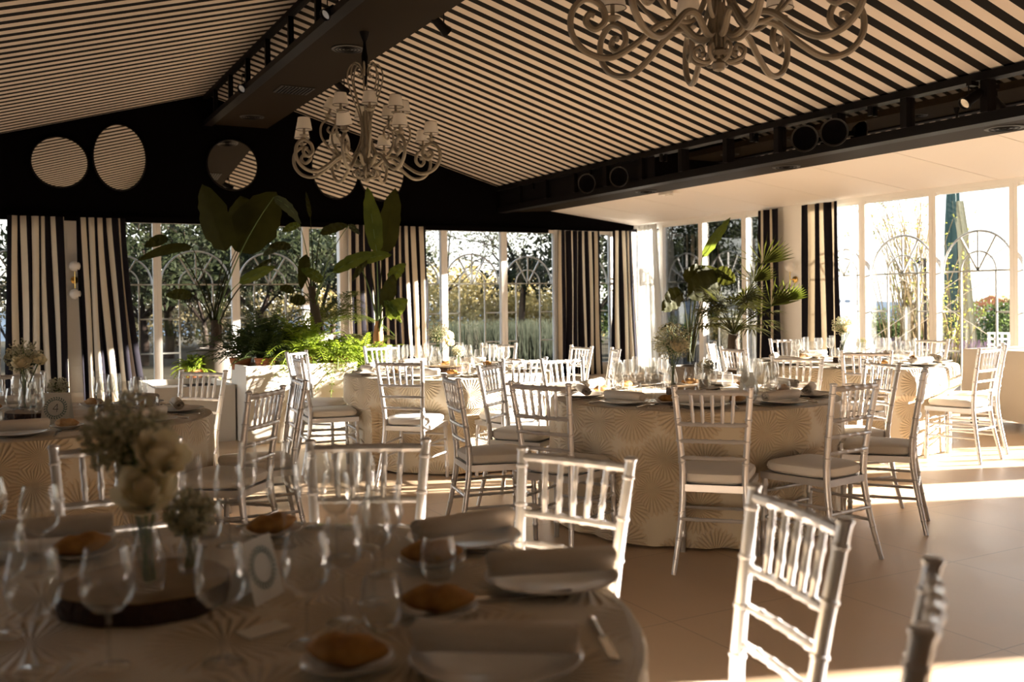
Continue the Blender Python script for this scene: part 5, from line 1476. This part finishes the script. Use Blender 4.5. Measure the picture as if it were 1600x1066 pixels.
# closed garden umbrella
p = gx(1490, 15.8); t = thing('garden_umbrella', 'closed teal garden umbrella with a beige drape outside the right-hand window', 'umbrella', p)
MB().lathe([(.03, 0), (.03, 3.2)], n=10).build('pole', M['frame'], t)
b = MB(); n = 24; vs = []
for z, r in ((.85, .12), (1.1, .14), (1.8, .15), (2.6, .14), (3.5, .10), (4.1, .03)):
    for j in range(n): a = 2 * PI * j / n; q = r * (1 + .18 * math.sin(8 * a)); vs.append((q * math.cos(a), q * math.sin(a), z))
b.add(vs, [(i * n + j, i * n + (j + 1) % n, (i + 1) * n + (j + 1) % n, (i + 1) * n + j) for i in range(5) for j in range(n)]); b.build('canopy', M['teal'], t)
b = MB(); vs = []
for z, y in ((.3, -.42), (1.0, -.34), (1.8, -.26), (2.6, -.22), (3.2, -.12)):
    for j in range(9): vs.append((-.05 + .04 * math.sin(j * 1.9), y + (j - 4) * .035, z))
b.add(vs, [(i * 9 + j, i * 9 + j + 1, (i + 1) * 9 + j + 1, (i + 1) * 9 + j) for i in range(4) for j in range(8)]); b.build('drape', M['beige'], t)
# lantern on a bracket
p = onx(1434, 414, 13.5); t = thing('garden_lantern', 'black lantern on a post outside among the willow stems', 'lantern', (p.x, p.y, -.05)); zl = p.z + .05
MB().tube([(0, -.14, 0), (0, -.14, zl + .10)], .025, 8).build('post', M['tbark'], t)
MB().tube([(0, -.14, zl + .06), (0, -.05, zl + .13), (0, 0, zl + .10)], .008, 6).build('bracket', M['black'], t)
b = MB(); b.lathe([(0, zl + .09), (.02, zl + .08), (.085, zl + .03), (.085, zl + .02), (0, zl + .02)], n=6); b.lathe([(0, zl - .17), (.04, zl - .16), (.04, zl - .15), (0, zl - .15)], n=6)
for i in range(6): a = i * PI / 3; b.tube([(.04 * math.cos(a), .04 * math.sin(a), zl - .15), (.075 * math.cos(a), .075 * math.sin(a), zl + .02)], .005, 4)
b.build('cage', M['black'], t)
MB().lathe([(.036, zl - .15), (.07, zl + .02)], n=6, cap=False).build('glass', M['pane'], t)
# bracing rods of the pergola outside
for (a, c_, lb) in [((1296, 362), (1600, 560), 'thin white bracing rod falling to the right outside'), ((1300, 572), (1600, 366), 'thin white bracing rod rising to the right outside'), ((1380, 545), (1480, 478), 'short white garden rod crossing the willow stems'), ((1010, 520), (1185, 372), 'white bracing rod behind the dark trees')]:
    X = 12.2; A = onx(a[0], a[1], X); B = onx(c_[0], c_[1], X); v = B - A
    # rods run on to the terrace and up to the pergola
    A2 = A - v * ((A.z + .05) / (v.z) if v.z > 0 else 0) if v.z > 0 else A - v * .35
    B2 = B + v * ((B.z + .05) / (-v.z)) if v.z < 0 else B + v * .6
    tag(MB().tube([A2, B2], .0065, 6).build('bracing_rod', M['grey']), lb, 'rod', 'bracing rods outside')
# white cloth drape outside
p = gx(1322, 13.0); b = MB(); vs = []
for i, z in enumerate((1.25, 1.15, .9, .5, .05)):
    for j in range(25): a = PI * 2 * j / 24; r = .10 + .13 * i ** .8; vs.append((r * math.cos(a) * (1 + .12 * math.sin(a * 7)), r * math.sin(a) * (1 + .12 * math.sin(a * 7)), z))
b.add(vs, [(i * 25 + j, i * 25 + j + 1, (i + 1) * 25 + j + 1, (i + 1) * 25 + j) for i in range(4) for j in range(24)])
tag(b.build('white_drape', M['sheer'], loc=(p[0], p[1], 0)), 'white cloth drape outside beside the second column curtain', 'cloth')


# white perforated garden chairs
def garden_chair(loc, rz, label):
    t = thing('garden_chair', label, 'chair', loc, rz, 'white garden chairs')
    for x in (-.22, .22):
        for y in (-.2, .2): MB().tube([(x, y, 0), (x * .9, y * .9, .43)], .015, 6).build('leg', M['frame'], t)
    MB().box((0, 0, .44), (.46, .44, .03)).build('seat', M['frame'], t, smooth=False)
    b = MB(); R = Matrix.Rotation(math.radians(8), 3, 'X')
    for i in range(6): b.box((-.21 + i * .084, -.235, .66), (.028, .02, .42))
    for j in range(6): b.box((0, -.235, .47 + j * .08), (.46, .02, .028))
    b.build('perforated_back', M['frame'], t, smooth=False)


p = gx(1577, 12.6); garden_chair((p[0], p[1], -.05), -1.2, 'white perforated garden chair outside at the right edge')
p = gx(1084, 13.2); garden_chair((p[0], p[1], -.05), 1.3, 'white perforated garden chair outside near the corner windows')
p = gx(1100, 14.0); garden_chair((p[0], p[1], -.05), 2.6, 'second white garden chair outside, farther from the glass')
# little house on the slope
p = onx(1583, 486, 60); t = thing('house', 'small terracotta-coloured house beyond the hedge', 'building', (p.x, p.y, -6), 0)
MB().box2((-2, -1.6, 0), (2, 1.6, 6.6)).build('wall', M['pink'], t, smooth=False)
b = MB(); b.add([(-2.3, -1.9, 6.6), (2.3, -1.9, 6.6), (2.3, 1.9, 6.6), (-2.3, 1.9, 6.6), (-2.3, 0, 7.3), (2.3, 0, 7.3)], [(0, 1, 5, 4), (2, 3, 4, 5), (0, 4, 3), (1, 2, 5), (0, 3, 2, 1)]); b.build('roof', M['terra'], t, smooth=False)
